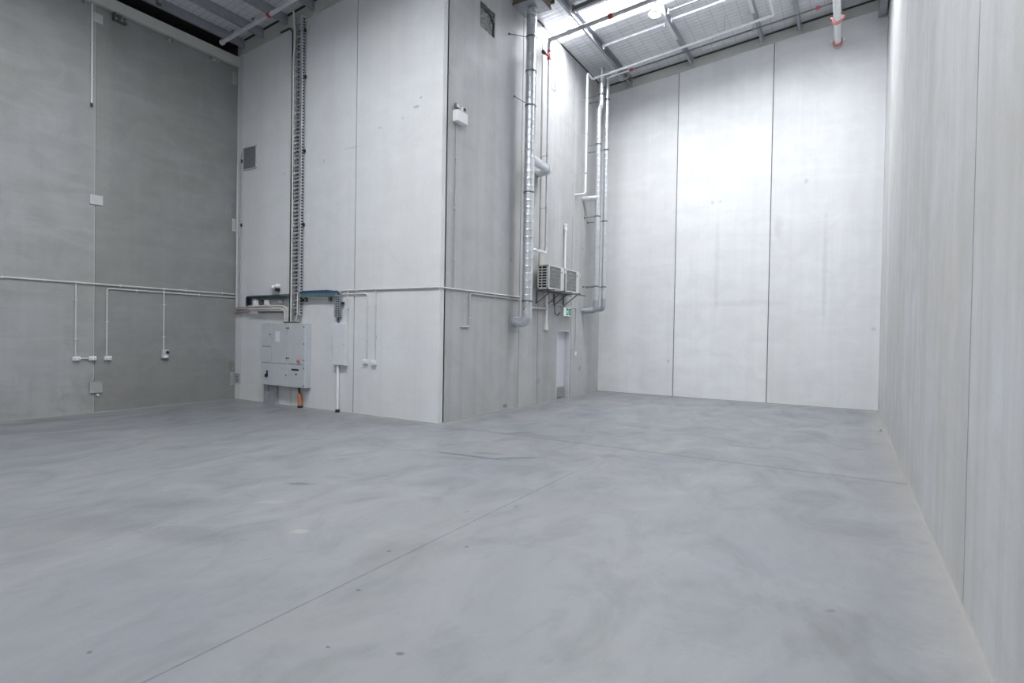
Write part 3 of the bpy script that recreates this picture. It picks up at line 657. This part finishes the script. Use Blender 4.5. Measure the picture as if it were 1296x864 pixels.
# white trunking below, grey pipe, vertical white pipe above
o = thing('pipe_trunking', 'white pipe trunking with a flared foot below the nearer outdoor unit', 'trunking', (XS+.03, 12.28, 1.80))
MB().box(XS, XS+.055, 12.245, 12.325, 1.98, 2.72, .006).build('trunk_cover', 'plastic_white', o)
MB().prism([V(XS, 12.245, 1.99), V(XS, 12.325, 1.99), V(XS, 12.35, 1.80), V(XS, 12.22, 1.80)], (.06, 0, 0)).build('flared_foot', 'plastic_white', o)
solo(MB().sweep([(XS+.05, 11.28, 2.30), (XS+.05, 12.24, 2.33)], .032, 12).sweep([(XS, 11.28, 2.30), (XS+.08, 11.28, 2.30)], .04, 12), 'drain_elbow_pipe', 'plastic_grey', 'short grey horizontal pipe between the spiral duct and the white trunking', 'pipe')
o = thing('vent_stub', 'upright white pipe with a capped top rising behind the outdoor units', 'pipe', (XS+.035, 13.28, 3.3))
MB().sweep([(XS+.035, 13.28, 3.30), (XS+.035, 13.28, 4.42)], .03, 12).build('pipe_run', 'pipe_white', o)
MB().lathe((XS+.035, 13.28, 4.42), (0,0,1), [(0, .03), (0, .042), (.12, .042), (.13, .05), (.17, .05), (.18, .03)], 14).build('cap', 'pipe_white', o)
MB().sweep([(XS+.035, 13.2, 4.47), (XS+.035, 13.36, 4.47)], .02, 10).build('tee_arm', 'pipe_white', o)
solo(MB().sweep([(XS+.06, 12.62, 2.70), (XS+.10, 12.60, 2.45), (XS+.08, 12.66, 2.22), (XS+.05, 12.9, 2.18), (XS+.02, 13.08, 2.26)], .012, 8, .05), 'drain_hose', 'cable_black', 'thin dark hose looping down under the outdoor units beside the exit sign', 'hose')

# ------------------------------------------------------------------ exit sign over the door
o = thing('exit_sign', 'lit green and white exit sign above the white door', 'sign', (XS+.04, 13.45, 2.17))
MB().box(XS, XS+.05, 13.24, 13.69, 2.18, 2.41, .006).build('sign_housing', 'plastic_white', o)
MB().box(XS+.048, XS+.054, 13.25, 13.68, 2.19, 2.40).build('sign_face', 'exit_face', o)
EX = XS+.055
def pic(poly, mat, name, x=EX, d=.002): return MB().prism([V(x, y, z) for y, z in poly], (d, 0, 0)).build(name, mat, o)
pic([(13.385, 2.21), (13.525, 2.21), (13.525, 2.39), (13.385, 2.39)], 'exit_green', 'running_figure_panel')
pic([(13.55, 2.21), (13.68, 2.21), (13.68, 2.39), (13.55, 2.39)], 'exit_green', 'doorway_panel')
m = MB(); x = EX+.002
m.lathe((x, 13.460, 2.340), (1,0,0), [(0, .013), (.0015, .013)], 12)                       # running figure: head, trunk, arms, legs
for q in ([(13.440, 2.285), (13.462, 2.285), (13.472, 2.325), (13.450, 2.325)], [(13.450, 2.325), (13.425, 2.310), (13.418, 2.290), (13.426, 2.288), (13.434, 2.303), (13.452, 2.312)],
          [(13.470, 2.322), (13.492, 2.300), (13.486, 2.294), (13.464, 2.308)], [(13.440, 2.287), (13.425, 2.262), (13.405, 2.255), (13.405, 2.246), (13.432, 2.252), (13.454, 2.285)], [(13.450, 2.287), (13.474, 2.265), (13.468, 2.236), (13.478, 2.236), (13.486, 2.268), (13.463, 2.290)]):
    m.prism([V(x, a, z) for a, z in q], (.0015, 0, 0))
m.build('running_figure', 'exit_face', o)
pic([(13.605, 2.250), (13.625, 2.250), (13.625, 2.350), (13.605, 2.350)], 'exit_face', 'doorway_symbol', EX+.002, .0015)

# ------------------------------------------------------------------ conduits, boxes and switchgear
R = .0135
def saddle_x(p, parent, vertical, wall='F'):
    x, y, z = p
    if wall == 'F':
        m = MB().box(x-(.03 if vertical else .009), x+(.03 if vertical else .009), YF-.034, YF, z-(.009 if vertical else .03), z+(.009 if vertical else .03), .002)
    else:
        xw = XL if wall == 'L' else XS
        m = MB().box(xw, xw+.034, y-(.03 if vertical else .009), y+(.03 if vertical else .009), z-(.009 if vertical else .03), z+(.009 if vertical else .03), .002)
    return m.build('saddle', 'conduit_pvc', parent)
def conduit(name, label, pts, saddles, wall, mat='conduit_pvc', r=R, tees=(), group='surface conduits on the walls'):
    o = thing(name, label, 'conduit', pts[0], group)
    MB().sweep(pts, r, 10, .05).build('conduit_run', mat, o)
    for (p, vert) in saddles: saddle_x(p, o, vert, wall)
    for p in tees:
        MB().lathe(V(*p)-V(*( (.035,0,0) if wall == 'F' else (0,.035,0))), (1,0,0) if wall == 'F' else (0,1,0), [(0, r), (0, r+.006), (.07, r+.006), (.07, r)], 10).build('tee_fitting', mat, o)
    return o
xl = XL+.018
# left wall
conduit('wall_conduit', 'long horizontal grey conduit along the left wall above the sockets', [(xl, 0.5, 2.54), (xl, YF-.03, 2.53)], [((xl, y, 2.535), False) for y in (3.75, 4.35, 5.6, 6.9, 7.75)], 'L', r=.0165, tees=[(xl, 4.84, 2.537), (xl, 6.448, 2.533)])
conduit('wall_conduit', 'lower left wall conduit bending down to the socket right of the joint', [(xl, 5.365, 1.12), (xl, 5.365, 2.462), (xl, YF-.03, 2.452)], [((xl, y, 2.456), False) for y in (5.9, 7.2)] + [((xl, 5.365, 1.8), True)], 'L')
conduit('wall_conduit', 'vertical drop conduit to the left socket of the left wall', [(xl, 4.84, 2.53), (xl, 4.84, 1.12)], [((xl, 4.84, 2.2), True), ((xl, 4.84, 1.45), True)], 'L')
conduit('wall_conduit', 'vertical drop conduit to the grey isolator on the left wall', [(xl, 6.448, 2.53), (xl, 6.448, 1.2)], [((xl, 6.448, 2.2), True), ((xl, 6.448, 1.5), True)], 'L')
conduit('wall_conduit', 'short horizontal link between the two white sockets left of the panel joint', [(xl, 4.90, 1.075), (xl, 5.08, 1.075)], [], 'L')
o = conduit('wall_conduit', 'vertical white conduit hanging from the eave beam on the left wall', [(XL+.02, 5.083, 7.95), (XL+.02, 5.083, 6.02)], [((xl, 5.083, 7.2), True), ((xl, 5.083, 6.5), True)], 'L', 'conduit_white', .014)
MB().lathe((XL+.022, 5.083, 5.97), (0,0,1), [(0, .012), (.0, .022), (.06, .022), (.06, .012)], 10).build('end_cap', 'black_plastic', o)
def socket(y, z, label, wall, w=.125, hgt=.078):
    if wall == 'L': B = lambda a0, a1, z0, z1, d0, d1, bv: MB().box(XL+d0, XL+d1, y+a0, y+a1, z+z0, z+z1, bv); loc = (XL, y, z-hgt/2)
    else: B = lambda a0, a1, z0, z1, d0, d1, bv: MB().box(y+a0, y+a1, YF-d1, YF-d0, z+z0, z+z1, bv); loc = (y, YF, z-hgt/2)
    o = thing('power_socket', label, 'socket', loc, 'white wall boxes')
    B(-w/2, w/2, -hgt/2, hgt/2, 0, .045, .005).build('mounting_box', 'plastic_white', o)
    B(-w/2+.004, w/2-.004, -hgt/2+.004, hgt/2-.004, .045, .055, .003).build('face_plate', 'plastic_white', o)
    for s in (-1, 1): B(s*w*.25-.014, s*w*.25+.014, -.016, .006, .055, .057, 0).build('outlet', 'plastic_grey', o)
    B(-.012, .012, .012, .026, .055, .059, .001).build('rocker', 'plastic_white', o)
socket(4.855, 1.078, 'white double socket on the left wall under the leftmost drop conduit', 'L')
socket(5.118, 1.075, 'white socket touching the left wall panel joint at the end of the short link', 'L')
socket(5.385, 1.072, 'white socket on the left wall just right of the panel joint', 'L')
o = thing('isolator_switch', 'grey isolator box with a dark rotary knob on the left wall', 'switch', (XL, 6.47, 1.03))
MB().box(XL, XL+.07, 6.40, 6.54, 1.035, 1.225, .008).build('enclosure', 'plastic_grey', o)
MB().lathe((XL+.07, 6.50, 1.165), (1,0,0), [(0, .034), (.02, .032), (.03, .02)], 14).build('rotary_knob', 'black_plastic', o)
MB().box(XL+.07, XL+.078, 6.43, 6.51, 1.05, 1.10, .002).build('label_plate', 'plastic_white', o)
def plate(y0, y1, z0, z1, label, mat, bolts=(), extra=None, th=.014):
    o = MB().box(XL-.004, XL+th, y0, y1, z0, z1, .003).build('joint_plate', mat, None, 'base'); tag(o, label, 'plate', 'steel plates across the left wall joints')
    for (y, z) in bolts: MB().lathe((XL+th, y, z), (1,0,0), [(0, .016), (.012, .016), (.014, .008)], 6).build('bolt', 'galvanised_dull', o)
    return o
plate(5.11, 5.27, 7.63, 7.81, 'pale square plate at the top of the left wall joint under the eave beam', 'plate_white')
plate(5.065, 5.285, 4.085, 4.275, 'white square plate halfway up the left wall joint', 'plate_white', th=.02)
o = plate(5.075, 5.295, .39, .61, 'grey square plate low on the left wall joint near the floor', 'plate_steel', th=.03)
MB().box(XL+.001, XL+.02, 5.095, 5.155, .60, .70, .01).build('upper_lug', 'plate_steel', o)
MB().lathe((XL+.001, 5.22, .345), (1,0,0), [(0, .03), (.02, .03), (.03, .02)], 12).build('lower_bolt', 'plate_white', o)
plate(7.95, 8.085, 7.53, 7.82, 'grey upright plate at the top of the corner between left wall and block', 'plate_steel')
plate(8.0, 8.085, 4.04, 4.34, 'narrow pale plate halfway up the corner beside the vertical conduits', 'plate_white')
o = plate(7.975, 8.09, .345, .66, 'grey corner plate low in the corner beside the switchboard', 'plate_steel', [(8.03, .735)])
MB().box(-12.66, -12.49, YF-.014, YF-.001, .40, .63, .003).build('corner_leg', 'plate_steel', o)
for z in (.47, .55): MB().lathe((-12.57, YF-.014, z), (0,-1,0), [(0, .016), (.012, .016)], 6).build('bolt', 'steel_dark', o)

# block front: corner conduits, grille
yf = YF-.018
conduit('wall_conduit', 'left one of the paired vertical conduits in the corner of the block', [(-12.61, yf, 2.08), (-12.61, yf, 5.66)], [((-12.61, yf, z), True) for z in (2.6, 4.0, 5.45)], 'F', 'conduit_pvc', .026)
conduit('wall_conduit', 'right one of the paired vertical conduits in the corner of the block', [(-12.52, yf, 2.06), (-12.52, yf, 5.74), (-12.43, yf, 5.92)], [((-12.52, yf, z), True) for z in (3.0, 4.15, 5.7)], 'F', 'galvanised_dull', .018)
for z, lb in ((4.18, 'black clip beside the corner conduits level with the pale plate'), (5.70, 'black clip beside the corner conduits below the grille')):
    solo(MB().box(-12.478, -12.44, YF-.03, YF, z-.04, z+.04, .004), 'conduit_clip', 'black_plastic', lb, 'clip')
o = thing('wall_grille', 'grey louvred ventilation grille high on the block front', 'grille', (-12.16, YF, 5.465))
MB().box(-12.41, -11.91, YF-.004, YF, 5.47, 6.0).build('grille_back', 'plate_steel', o)
m = MB()
for k in range(21): x = -12.395+k*.0235; m.prism([V(x, YF-.004, 5.49), V(x+.016, YF-.022, 5.49), V(x+.020, YF-.022, 5.49), V(x+.006, YF-.004, 5.49)], (0, 0, .49))
m.build('louvre_blades', 'galvanised_dull', o)
m = MB().box(-12.42, -12.395, YF-.026, YF, 5.465, 6.005, .003).box(-11.925, -11.90, YF-.026, YF, 5.465, 6.005, .003).box(-12.42, -11.90, YF-.026, YF, 5.465, 5.49, .003).box(-12.42, -11.90, YF-.026, YF, 5.98, 6.005, .003)
m.build('grille_frame', 'plate_white', o)

# vertical cable ladder
LY0 = 8.02
LX0, LX1, LZ0, LZ1 = -10.52, -10.22, 2.02, 8.50
o = thing('cable_ladder', 'tall vertical perforated cable tray above the switchboard', 'cable tray', ((LX0+LX1)/2, YF, LZ0))
def slotted_rail(x0, x1, name):
    m = MB(); n = 54; dz = (LZ1-LZ0)/n
    m.box(x0, x1, LY0-.012, LY0+.004, LZ0, LZ1)
    xe = x0 if name == 'a' else x1
    m.box(xe-.004, xe+.004, LY0, LY0+.055, LZ0, LZ1)
    return m.build('side_rail', 'galvanised', o)
slotted_rail(LX0, LX0+.07, 'a'); slotted_rail(LX1-.07, LX1, 'b')
m = MB(); n = 100
for k in range(n):
    z = LZ0+.03+k*(LZ1-LZ0-.05)/n
    m.box(LX0-.006, LX0-.003, LY0+.006, LY0+.05, z, z+.035); m.box(LX1+.003, LX1+.006, LY0+.006, LY0+.05, z, z+.035)
m.build('rail_slots', 'dark_gap', o)
for k in range(78):
    z = LZ0+.06+k*(LZ1-LZ0-.1)/78
    MB().box(LX0+.068, LX1-.068, LY0-.002, LY0+.004, z, z+(.042 if k % 2 else .030)).build('rung', 'galvanised' if k % 2 else 'galvanised_dull', o)
MB().box(LX0+.06, LX1-.06, YF-.02, YF-.001, LZ0, LZ1-.2).build('tray_back', 'steel_dark', o)
for z in (2.35, 4.0, 5.6, 7.2, 8.2): MB().box(LX1-.01, LX1+.035, YF-.055, YF, z-.03, z+.03, .004).build('wall_bracket', 'black_plastic', o)
solo(MB().sweep([(LX0+.05, LY0-.03, 1.88), (LX0+.055, LY0-.03, 4.2), (LX0+.045, LY0-.03, 6.6), (LX0+.04, LY0-.03, 7.6), (LX0+.10, LY0-.04, 8.1), (LX0+.07, LY0-.05, 8.45), (LX0+.11, LY0-.1, 8.62)], .017, 8, .2), 'power_cable', 'cable_white', 'white cable running up the left rail of the tall cable tray to the roof', 'cable')
solo(MB().sweep([(LX0-.065, LY0+.03, 1.88), (LX0-.065, LY0+.03, 8.25), (LX0-.16, LY0+.03, 8.36), (LX0-.42, LY0-.02, 8.30)], .02, 8, .06), 'power_cable', 'cable_black', 'black cable along the left edge of the tall cable tray', 'cable')
solo(MB().sweep([(LX1-.08, LY0-.05, 1.88), (LX1-.03, LY0-.04, 2.05), (LX1-.04, LY0-.03, 2.5)], .014, 8, .05), 'power_cable', 'cable_beige', 'short beige cable dropping from the tall tray into the switchboard top', 'cable')
solo(MB().sweep([(-9.55, YF-.06, 8.54), (-9.85, YF-.08, 8.42), (-10.08, YF-.05, 8.36), (-10.16, YF-.03, 8.16)], .012, 8, .1), 'power_cable', 'cable_beige', 'thin pale cable sagging from a purlin to the top of the tall tray', 'cable')

# blue data tray left of the ladder
o = thing('data_cable_tray', 'dark blue cable tray with a turned down end left of the tall tray', 'cable tray', (-11.4, YF, 2.2))
MB().box(-12.07, LX0-.1, YF-.12, YF-.004, 2.425, 2.437).box(-12.07, LX0-.1, YF-.12, YF-.114, 2.425, 2.45).box(-12.21, -12.05, YF-.012, YF-.004, 2.23, 2.48).build('tray_floor', 'steel_dark', o)
MB().box(-11.75, LX0-.1, YF-.085, YF-.02, 2.385, 2.423, .004).build('teal_strip', 'cable_teal', o)
for k in range(4):
    yy = YF-.026-.0255*k
    solo(MB().sweep([(-12.18+.025*k, yy, 2.238), (-12.18+.025*k, yy, 2.466-.002*k), (LX0-.11, yy, 2.478-.002*k)], .0125, 8, .05), 'data_cable', 'cable_blue', 'dark blue data cable bent over the end of the left tray', 'cable', 'bundled blue data cables')
# perforated tray to the right of the ladder
o = thing('perforated_tray', 'perforated cable tray with blue top edge stepping down to the small white board', 'cable tray', (-9.6, YF, 1.97))
x0, x1 = LX1+.01, -9.06
MB().box(x0, x1, YF-.095, YF-.089, 2.40, 2.52).box(x0, x1-.06, YF-.095, YF-.01, 2.40, 2.408).build('tray_side', 'cable_teal', o)
m = MB()
for k in range(26): x = x0+.04+k*(x1-x0-.06)/26; m.prism([V(x, YF-.0965, 2.415), V(x+.014, YF-.0965, 2.415), V(x+.026, YF-.0965, 2.475), V(x+.012, YF-.0965, 2.475)], (0, .002, 0))
m.build('slots', 'dark_gap', o)
MB().box(x0, x1+.02, YF-.10, YF-.09, 2.485, 2.525).build('blue_edge', 'cable_blue', o)
m = MB().box(-9.16, -8.98, YF-.06, YF-.054, 1.98, 2.44).box(-9.16, -9.152, YF-.06, YF-.01, 1.98, 2.44).box(-8.99, -8.98, YF-.06, YF-.01, 1.98, 2.50); m.build('down_leg', 'galvanised_dull', o)
m = MB()
for k in range(9): m.box(-9.12, -9.085, YF-.063, YF-.06, 2.0+k*.048, 2.025+k*.048); m.box(-9.055, -9.02, YF-.063, YF-.06, 2.0+k*.048, 2.025+k*.048)
m.build('leg_slots', 'dark_gap', o)
for x in (-10.08, -9.32): MB().box(x-.025, x+.025, YF-.07, YF-.002, 2.31, 2.398, .004).build('support_arm', 'steel_dark', o)
solo(MB().sweep([(-9.075, YF-.032, 1.86), (-9.075, YF-.032, 2.02), (-9.06, YF-.032, 2.3), (-9.06, YF-.032, 2.50), (-9.4, YF-.045, 2.535), (LX1+.03, YF-.045, 2.535)], .018, 8, .05), 'power_cable', 'cable_blue', 'dark cable along the top of the perforated tray entering the small white board', 'cable')
solo(MB().lathe((-8.94, YF-.034, 2.24), (0,0,1), [(0, .02), (0, .03), (.05, .03), (.05, .02)], 8), 'cable_gland', 'black_plastic', 'small black gland on the turned down leg of the perforated tray', 'gland')

# fittings between the trays and the switchboard
solo(MB().box(-11.92, -10.60, YF-.018, YF, 2.245, 2.385, .003), 'backing_board', 'plate_white', 'pale backing board behind the small boxes above the switchboard', 'board')
for (x0, x1, z0, z1, d, mt, lb) in ((-11.88, -11.71, 2.24, 2.38, .075, 'plastic_white', 'white junction box nearest the corner above the switchboard'), (-11.69, -11.58, 2.27, 2.37, .06, 'steel_dark', 'dark relay box between the two white boxes above the switchboard'), (-11.47, -11.33, 2.25, 2.375, .075, 'plastic_white', 'second white junction box above the switchboard'), (-10.98, -10.86, 2.28, 2.375, .06, 'plastic_grey', 'grey junction box above the switchboard beside the tall tray')):
    o = thing('junction_box', lb, 'junction box', ((x0+x1)/2, YF, z0), 'small boxes above the switchboard')
    MB().box(x0, x1, YF-d, YF-.018, z0, z1, .005).build('box_body', mt, o); MB().box(x0+.006, x1-.006, YF-d-.008, YF-d, z0+.006, z1-.006, .003).build('box_lid', mt, o)
solo(MB().sweep([(-12.0, YF-.11, 2.165), (-10.80, YF-.13, 2.16), (-10.66, YF-.13, 2.12), (-10.645, YF-.13, 1.877)], .024, 10, .09), 'power_cable', 'cable_beige', 'lower thick beige cable bending down into the switchboard top', 'cable')
solo(MB().sweep([(-12.0, YF-.11, 2.225), (-11.9, YF-.12, 2.228), (-10.72, YF-.13, 2.222), (-10.585, YF-.13, 2.15), (-10.58, YF-.13, 1.877)], .022, 10, .09), 'power_cable', 'cable_beige', 'upper thick beige cable bending down into the switchboard top', 'cable')
solo(MB().box(-11.75, -10.72, YF-.05, YF-.0, 2.085, 2.115, .003), 'cable_shadow', 'steel_dark', 'thin dark strip standing in for the shadow under the beige cables', 'rail')  # dark strip painted in as the shadow below the beige cables
for k in range(5):
    zz = 2.205-.030*k; j = [.012, -.008, .010, -.012, .006][k]
    solo(MB().sweep([(-12.595, YF-.045-.022*(k % 2), zz-.01), (-12.45, YF-.055-.012*(k % 2), zz+j*.4), (-12.25, YF-.05-.02*(k % 2), zz+j*.5), (-12.04-.04*(k % 3), YF-.05, zz)], .0125, 8, .06), 'pink_cable', 'cable_pink', 'dusty pink cable bundled out of the corner beside the conduits', 'cable', 'bundled pink cables in the corner')
o = thing('alarm_sounder', 'small round white fitting above the blue cables', 'alarm', (-11.12, YF, 2.58))
MB().lathe((-11.17, YF-.001, 2.655), (0,-1,0), [(0, .055), (.03, .06), (.07, .052), (.10, .035), (.115, .012)], 16).build('left_dome', 'plastic_white', o)
MB().lathe((-11.06, YF-.001, 2.675), (0,-1,0), [(0, .055), (.03, .06), (.07, .052), (.10, .035), (.115, .012)], 16).build('right_dome', 'plastic_white', o)
MB().box(-11.06, -11.00, YF-.11, YF, 2.56, 2.63, .01).build('mount_arm', 'black_plastic', o)

# main switchboard
SX0, SX1, SZ0, SZ1, SD = -11.42, -9.935, .445, 1.845, .175
ysf = YF-SD
SE = -9.935
o = thing('switchboard', 'large pale grey electrical switchboard on the block front', 'switchboard', ((SX0+SX1)/2, YF, SZ0))
MB().box(SX0, SX1, ysf+.02, YF-.002, SZ0, SZ1, .006).build('cabinet', 'switchboard_paint', o)
def sdoor(x0, x1, z0, z1, name='door'):
    return MB().box(x0+.006, x1-.006, ysf, ysf+.022, z0+.006, z1-.006, .005).build(name, 'switchboard_paint', o)
xm = -10.50; xn = -11.06; zs = .945
d1 = sdoor(SX0, xn, 1.31, SZ1); d2 = sdoor(SX0, xn, zs, 1.31); d3 = sdoor(xn, xm, zs, SZ1); d4 = sdoor(xm, SX1, zs, SZ1); d5 = sdoor(SX0, xm, SZ0, zs); d6 = sdoor(xm, SX1, SZ0, zs)
def knob(x, z, parent, r=.016): return MB().lathe((x, ysf+.001, z), (0,-1,0), [(0, r), (.010, r), (.014, r*.6)], 10).build('lock', 'black_plastic', parent)
for z in (1.735, 1.075): knob(xm-.030, z, d3); knob(xm+.030, z, d4)
knob(xm-.035, .70, d5); MB().lathe((xm+.04, ysf+.001, .69), (0,-1,0), [(0, .012), (.01, .012)], 10).build('lock', 'plastic_grey', d6)
for z in (1.76, 1.40, 1.05): knob(SX1-.025, z, d4, .014)
for z in (.88, .50): knob(SX1-.025, z, d6, .014)
knob(-11.10, 1.585, d1)
for (x, z, pr) in ((SX0+.05, 1.77, d1), (xn-.05, 1.77, d1), (SX0+.05, 1.40, d1), (xn-.05, 1.40, d1), (xn-.06, 1.06, d2), (xn-.06, .88, d5), (xn-.06, .52, d5)): MB().lathe((x, ysf+.001, z), (0,-1,0), [(0, .013), (.004, .013)], 8).build('screw_cap', 'plastic_grey', pr)
MB().box(SX0+.08, xn-.02, ysf-.003, ysf+.001, 1.255, 1.268).build('vent_slot', 'plate_white', d2)
MB().box(-10.92, -10.77, ysf-.002, ysf+.001, 1.43, 1.66).build('paper_label', 'paper', d3)
hd = MB().box(-11.215, -11.165, ysf-.018, ysf, .63, .78, .012); hd.box(-11.235, -11.195, ysf-.045, ysf-.015, .62, .70, .010); hd.build('handle', 'black_plastic', d5)
MB().box(-10.36, -10.12, ysf-.003, ysf+.001, .815, .85).build('nameplate', 'black_plastic', d6)
knob(-10.20, .735, d6, .02)
MB().lathe((-10.10, ysf+.001, 1.03), (0,-1,0), [(0, .043), (.02, .043), (.03, .036), (.05, .034), (.055, .026)], 18).build('stop_button', 'pink_red', d4)
MB().box(-10.68, -10.28, YF-.15, YF-.03, SZ1-.002, SZ1+.028, .004).build('gland_plate', 'black_plastic', o)
solo(MB().box(-11.43, -11.27, YF-.10, YF-.002, .0, .444, .004).box(-11.265, -11.02, YF-.08, YF-.002, .0, .444, .004), 'cable_guard', 'galvanised_dull', 'grey metal cable cover between the switchboard and the floor', 'cover')
o = thing('orange_conduit', 'short orange conduit standing on the floor under the switchboard', 'conduit', (-10.20, YF-.07, 0))
MB().sweep([(-10.20, YF-.065, .05), (-10.225, YF-.065, .31)], .046, 16).build('conduit_stub', 'orange_pvc', o)
MB().lathe((-10.20, YF-.065, 0), (0,0,1), [(0, .058), (.04, .056), (.055, .044)], 14).build('floor_collar', 'black_plastic', o)
solo(MB().sweep([(-10.225, YF-.065, .312), (-10.235, YF-.075, .442)], .022, 10), 'power_cable', 'cable_black', 'short dark cable from the orange conduit into the switchboard', 'cable')

# small distribution board
BX0, BX1, BZ0, BZ1, BD = -9.165, -8.80, .975, 1.852, .08
o = thing('distribution_board', 'narrow white distribution board right of the switchboard', 'switchboard', ((BX0+BX1)/2, YF, BZ0))
MB().box(BX0, BX1, YF-BD, YF-.002, BZ0, BZ1, .006).build('cabinet', 'board_white', o)
dd = MB().box(BX0+.012, BX1-.012, YF-BD-.012, YF-BD, BZ0+.012, BZ1-.012, .004).build('door', 'board_white', o)
MB().lathe((BX1-.05, YF-BD-.012, 1.42), (0,-1,0), [(0, .014), (.012, .012)], 10).build('lock', 'plastic_grey', dd)
o = thing('riser_conduit', 'white riser conduit from the floor up to the narrow white board', 'conduit', (-9.06, YF-.035, 0))
MB().sweep([(-9.06, YF-.035, .04), (-9.06, YF-.035, .976)], .030, 12).build('conduit_run', 'conduit_white', o)
MB().lathe((-9.06, YF-.035, 0), (0,0,1), [(0, .048), (.05, .046), (.06, .032)], 12).build('floor_collar', 'black_plastic', o)
# conduits right of the boards
conduit('wall_conduit', 'long horizontal conduit from the cable trays to the block corner', [(-9.0, yf, 2.528), (XS-.02, yf, 2.528)], [((x, yf, 2.528), False) for x in (-8.55, -7.2, -6.7)], 'F', 'conduit_pvc', .0155, tees=[(-8.82, yf, 2.528), (-8.03, yf, 2.528)])
conduit('wall_conduit', 'vertical conduit dropping behind the narrow white board', [(-8.82, yf, 2.52), (-8.82, yf, 1.84)], [((-8.82, yf, 2.15), True)], 'F')
conduit('wall_conduit', 'lower conduit from the tray bending down to the left white switch', [(-8.97, yf, 2.452), (-8.262, yf, 2.448), (-8.262, yf, 1.13)], [((-8.6, yf, 2.45), False), ((-8.262, yf, 2.2), True), ((-8.262, yf, 1.5), True)], 'F')
conduit('wall_conduit', 'vertical drop conduit to the right white switch on the block front', [(-8.03, yf, 2.52), (-8.03, yf, 1.13)], [((-8.03, yf, 2.2), True), ((-8.03, yf, 1.6), True)], 'F')
socket(-8.285, 1.085, 'left white box of the pair under the drop conduits on the block front', 'F', .115, .088)
socket(-8.055, 1.075, 'right white box of the pair under the drop conduits on the block front', 'F', .125, .088)
# side wall
xs_ = XS+.018
conduit('wall_conduit', 'horizontal conduit from the block corner to the spiral duct', [(xs_, YF-.018, 2.528), (xs_, 10.98, 2.53)], [((xs_, y, 2.528), False) for y in (8.9, 9.9, 10.7)], 'S', 'conduit_pvc', .0155)
conduit('wall_conduit', 'lower conduit on the side wall stepping down to a short stub end', [(xs_, 10.98, 2.472), (xs_, 9.03, 2.478), (xs_, 9.03, 1.82), (xs_, 8.76, 1.81), (XS-.02, 8.76, 1.81)], [((xs_, 9.03, 2.0), True), ((xs_, 9.9, 2.475), False)], 'S', 'plastic_grey', .0155)
conduit('wall_conduit', 'thin vertical conduit under the twin emergency light', [(xs_, 8.51, 5.66), (xs_, 8.51, 2.54)], [((xs_, 8.51, z), True) for z in (5.0, 4.05, 3.1)], 'S', 'plastic_grey', .011)
conduit('wall_conduit', 'thin conduit past the exit sign turning down beside the door', [(xs_, 12.34, 2.48), (xs_, 14.09, 2.43), (xs_, 14.09, 1.22)], [((xs_, 13.1, 2.455), False), ((xs_, 14.09, 1.9), True)], 'S', 'conduit_pvc', .012)
o = thing('light_switch', 'small white switch at the end of the conduit beside the door', 'switch', (XS, 14.09, 1.12))
MB().box(XS, XS+.04, 14.05, 14.13, 1.12, 1.23, .004).build('switch_box', 'plastic_white', o); MB().box(XS+.04, XS+.046, 14.075, 14.105, 1.155, 1.195, .002).build('rocker', 'plastic_white', o)
o = thing('emergency_light', 'twin head white emergency light high on the side wall by the block corner', 'light', (XS+.06, 8.62, 5.62))
MB().box(XS, XS+.13, 8.40, 8.72, 5.66, 5.87, .008).build('battery_box', 'plastic_white', o)
for y, mt in ((8.45, 'steel_dark'), (8.66, 'plastic_white')):
    hd = MB().box(XS+.03, XS+.09, y-.055, y+.055, 5.905, 5.995, .012).build('lamp_head', mt, o)
    MB().box(XS+.088, XS+.096, y-.04, y+.04, 5.92, 5.98, .004).build('lens', 'plastic_white' if mt == 'steel_dark' else 'black_plastic', hd)
    MB().sweep([(XS+.06, y, 5.865), (XS+.06, y, 5.91)], .012, 8).build('swivel', 'black_plastic', hd)
# little floor bolt by the right wall
solo(MB().lathe((.58, 12.3, 0), (0,0,1), [(0, .03), (.015, .03), (.02, .018), (.05, .016)], 10), 'floor_bolt', 'plate_steel', 'small bolt standing on the floor at the foot of the right wall', 'bolt')

# ------------------------------------------------------------------ world, camera, view
w = bpy.data.worlds.new('World'); bpy.context.scene.world = w; w.use_nodes = True
bg = w.node_tree.nodes['Background']; bg.inputs[0].default_value = (.8, .88, 1, 1); bg.inputs[1].default_value = 1.0
f, yaw, pitch, roll = 704.634, .5406, -.01446, .01676
cy, sy = math.cos(yaw), math.sin(yaw)
fw = V(-sy*math.cos(pitch), cy*math.cos(pitch), math.sin(pitch)); rt = V(cy, sy, 0); up = rt.cross(fw)
r2 = rt*math.cos(roll) + up*math.sin(roll); u2 = up*math.cos(roll) - rt*math.sin(roll)
cam = bpy.data.cameras.new('camera'); co = bpy.data.objects.new('camera', cam); C.objects.link(co)
cam.sensor_width = 36; cam.lens = f/1296*36; cam.clip_start = .05; cam.clip_end = 200
M = Matrix((r2, u2, -fw)).transposed().to_4x4()

bpy.context.view_layer.update()
S = Matrix.Scale(K, 4)
for me in bpy.data.meshes: me.transform(S)
for o in bpy.data.objects: o.location *= K
co.matrix_world = Matrix.Translation(V(0, 0, 1.7)*K) @ M
sc = bpy.context.scene; sc.camera = co
sc.view_settings.view_transform = 'Standard'; sc.view_settings.look = 'None'
sc.view_settings.exposure = 0.0; sc.view_settings.gamma = 1; sc.view_settings.use_curve_mapping = False
sc.cycles.use_denoising = True; sc.cycles.max_bounces = 10; sc.cycles.diffuse_bounces = 7; sc.cycles.glossy_bounces = 4
sc.cycles.sample_clamp_indirect = 6; sc.cycles.caustics_reflective = False; sc.cycles.caustics_refractive = False
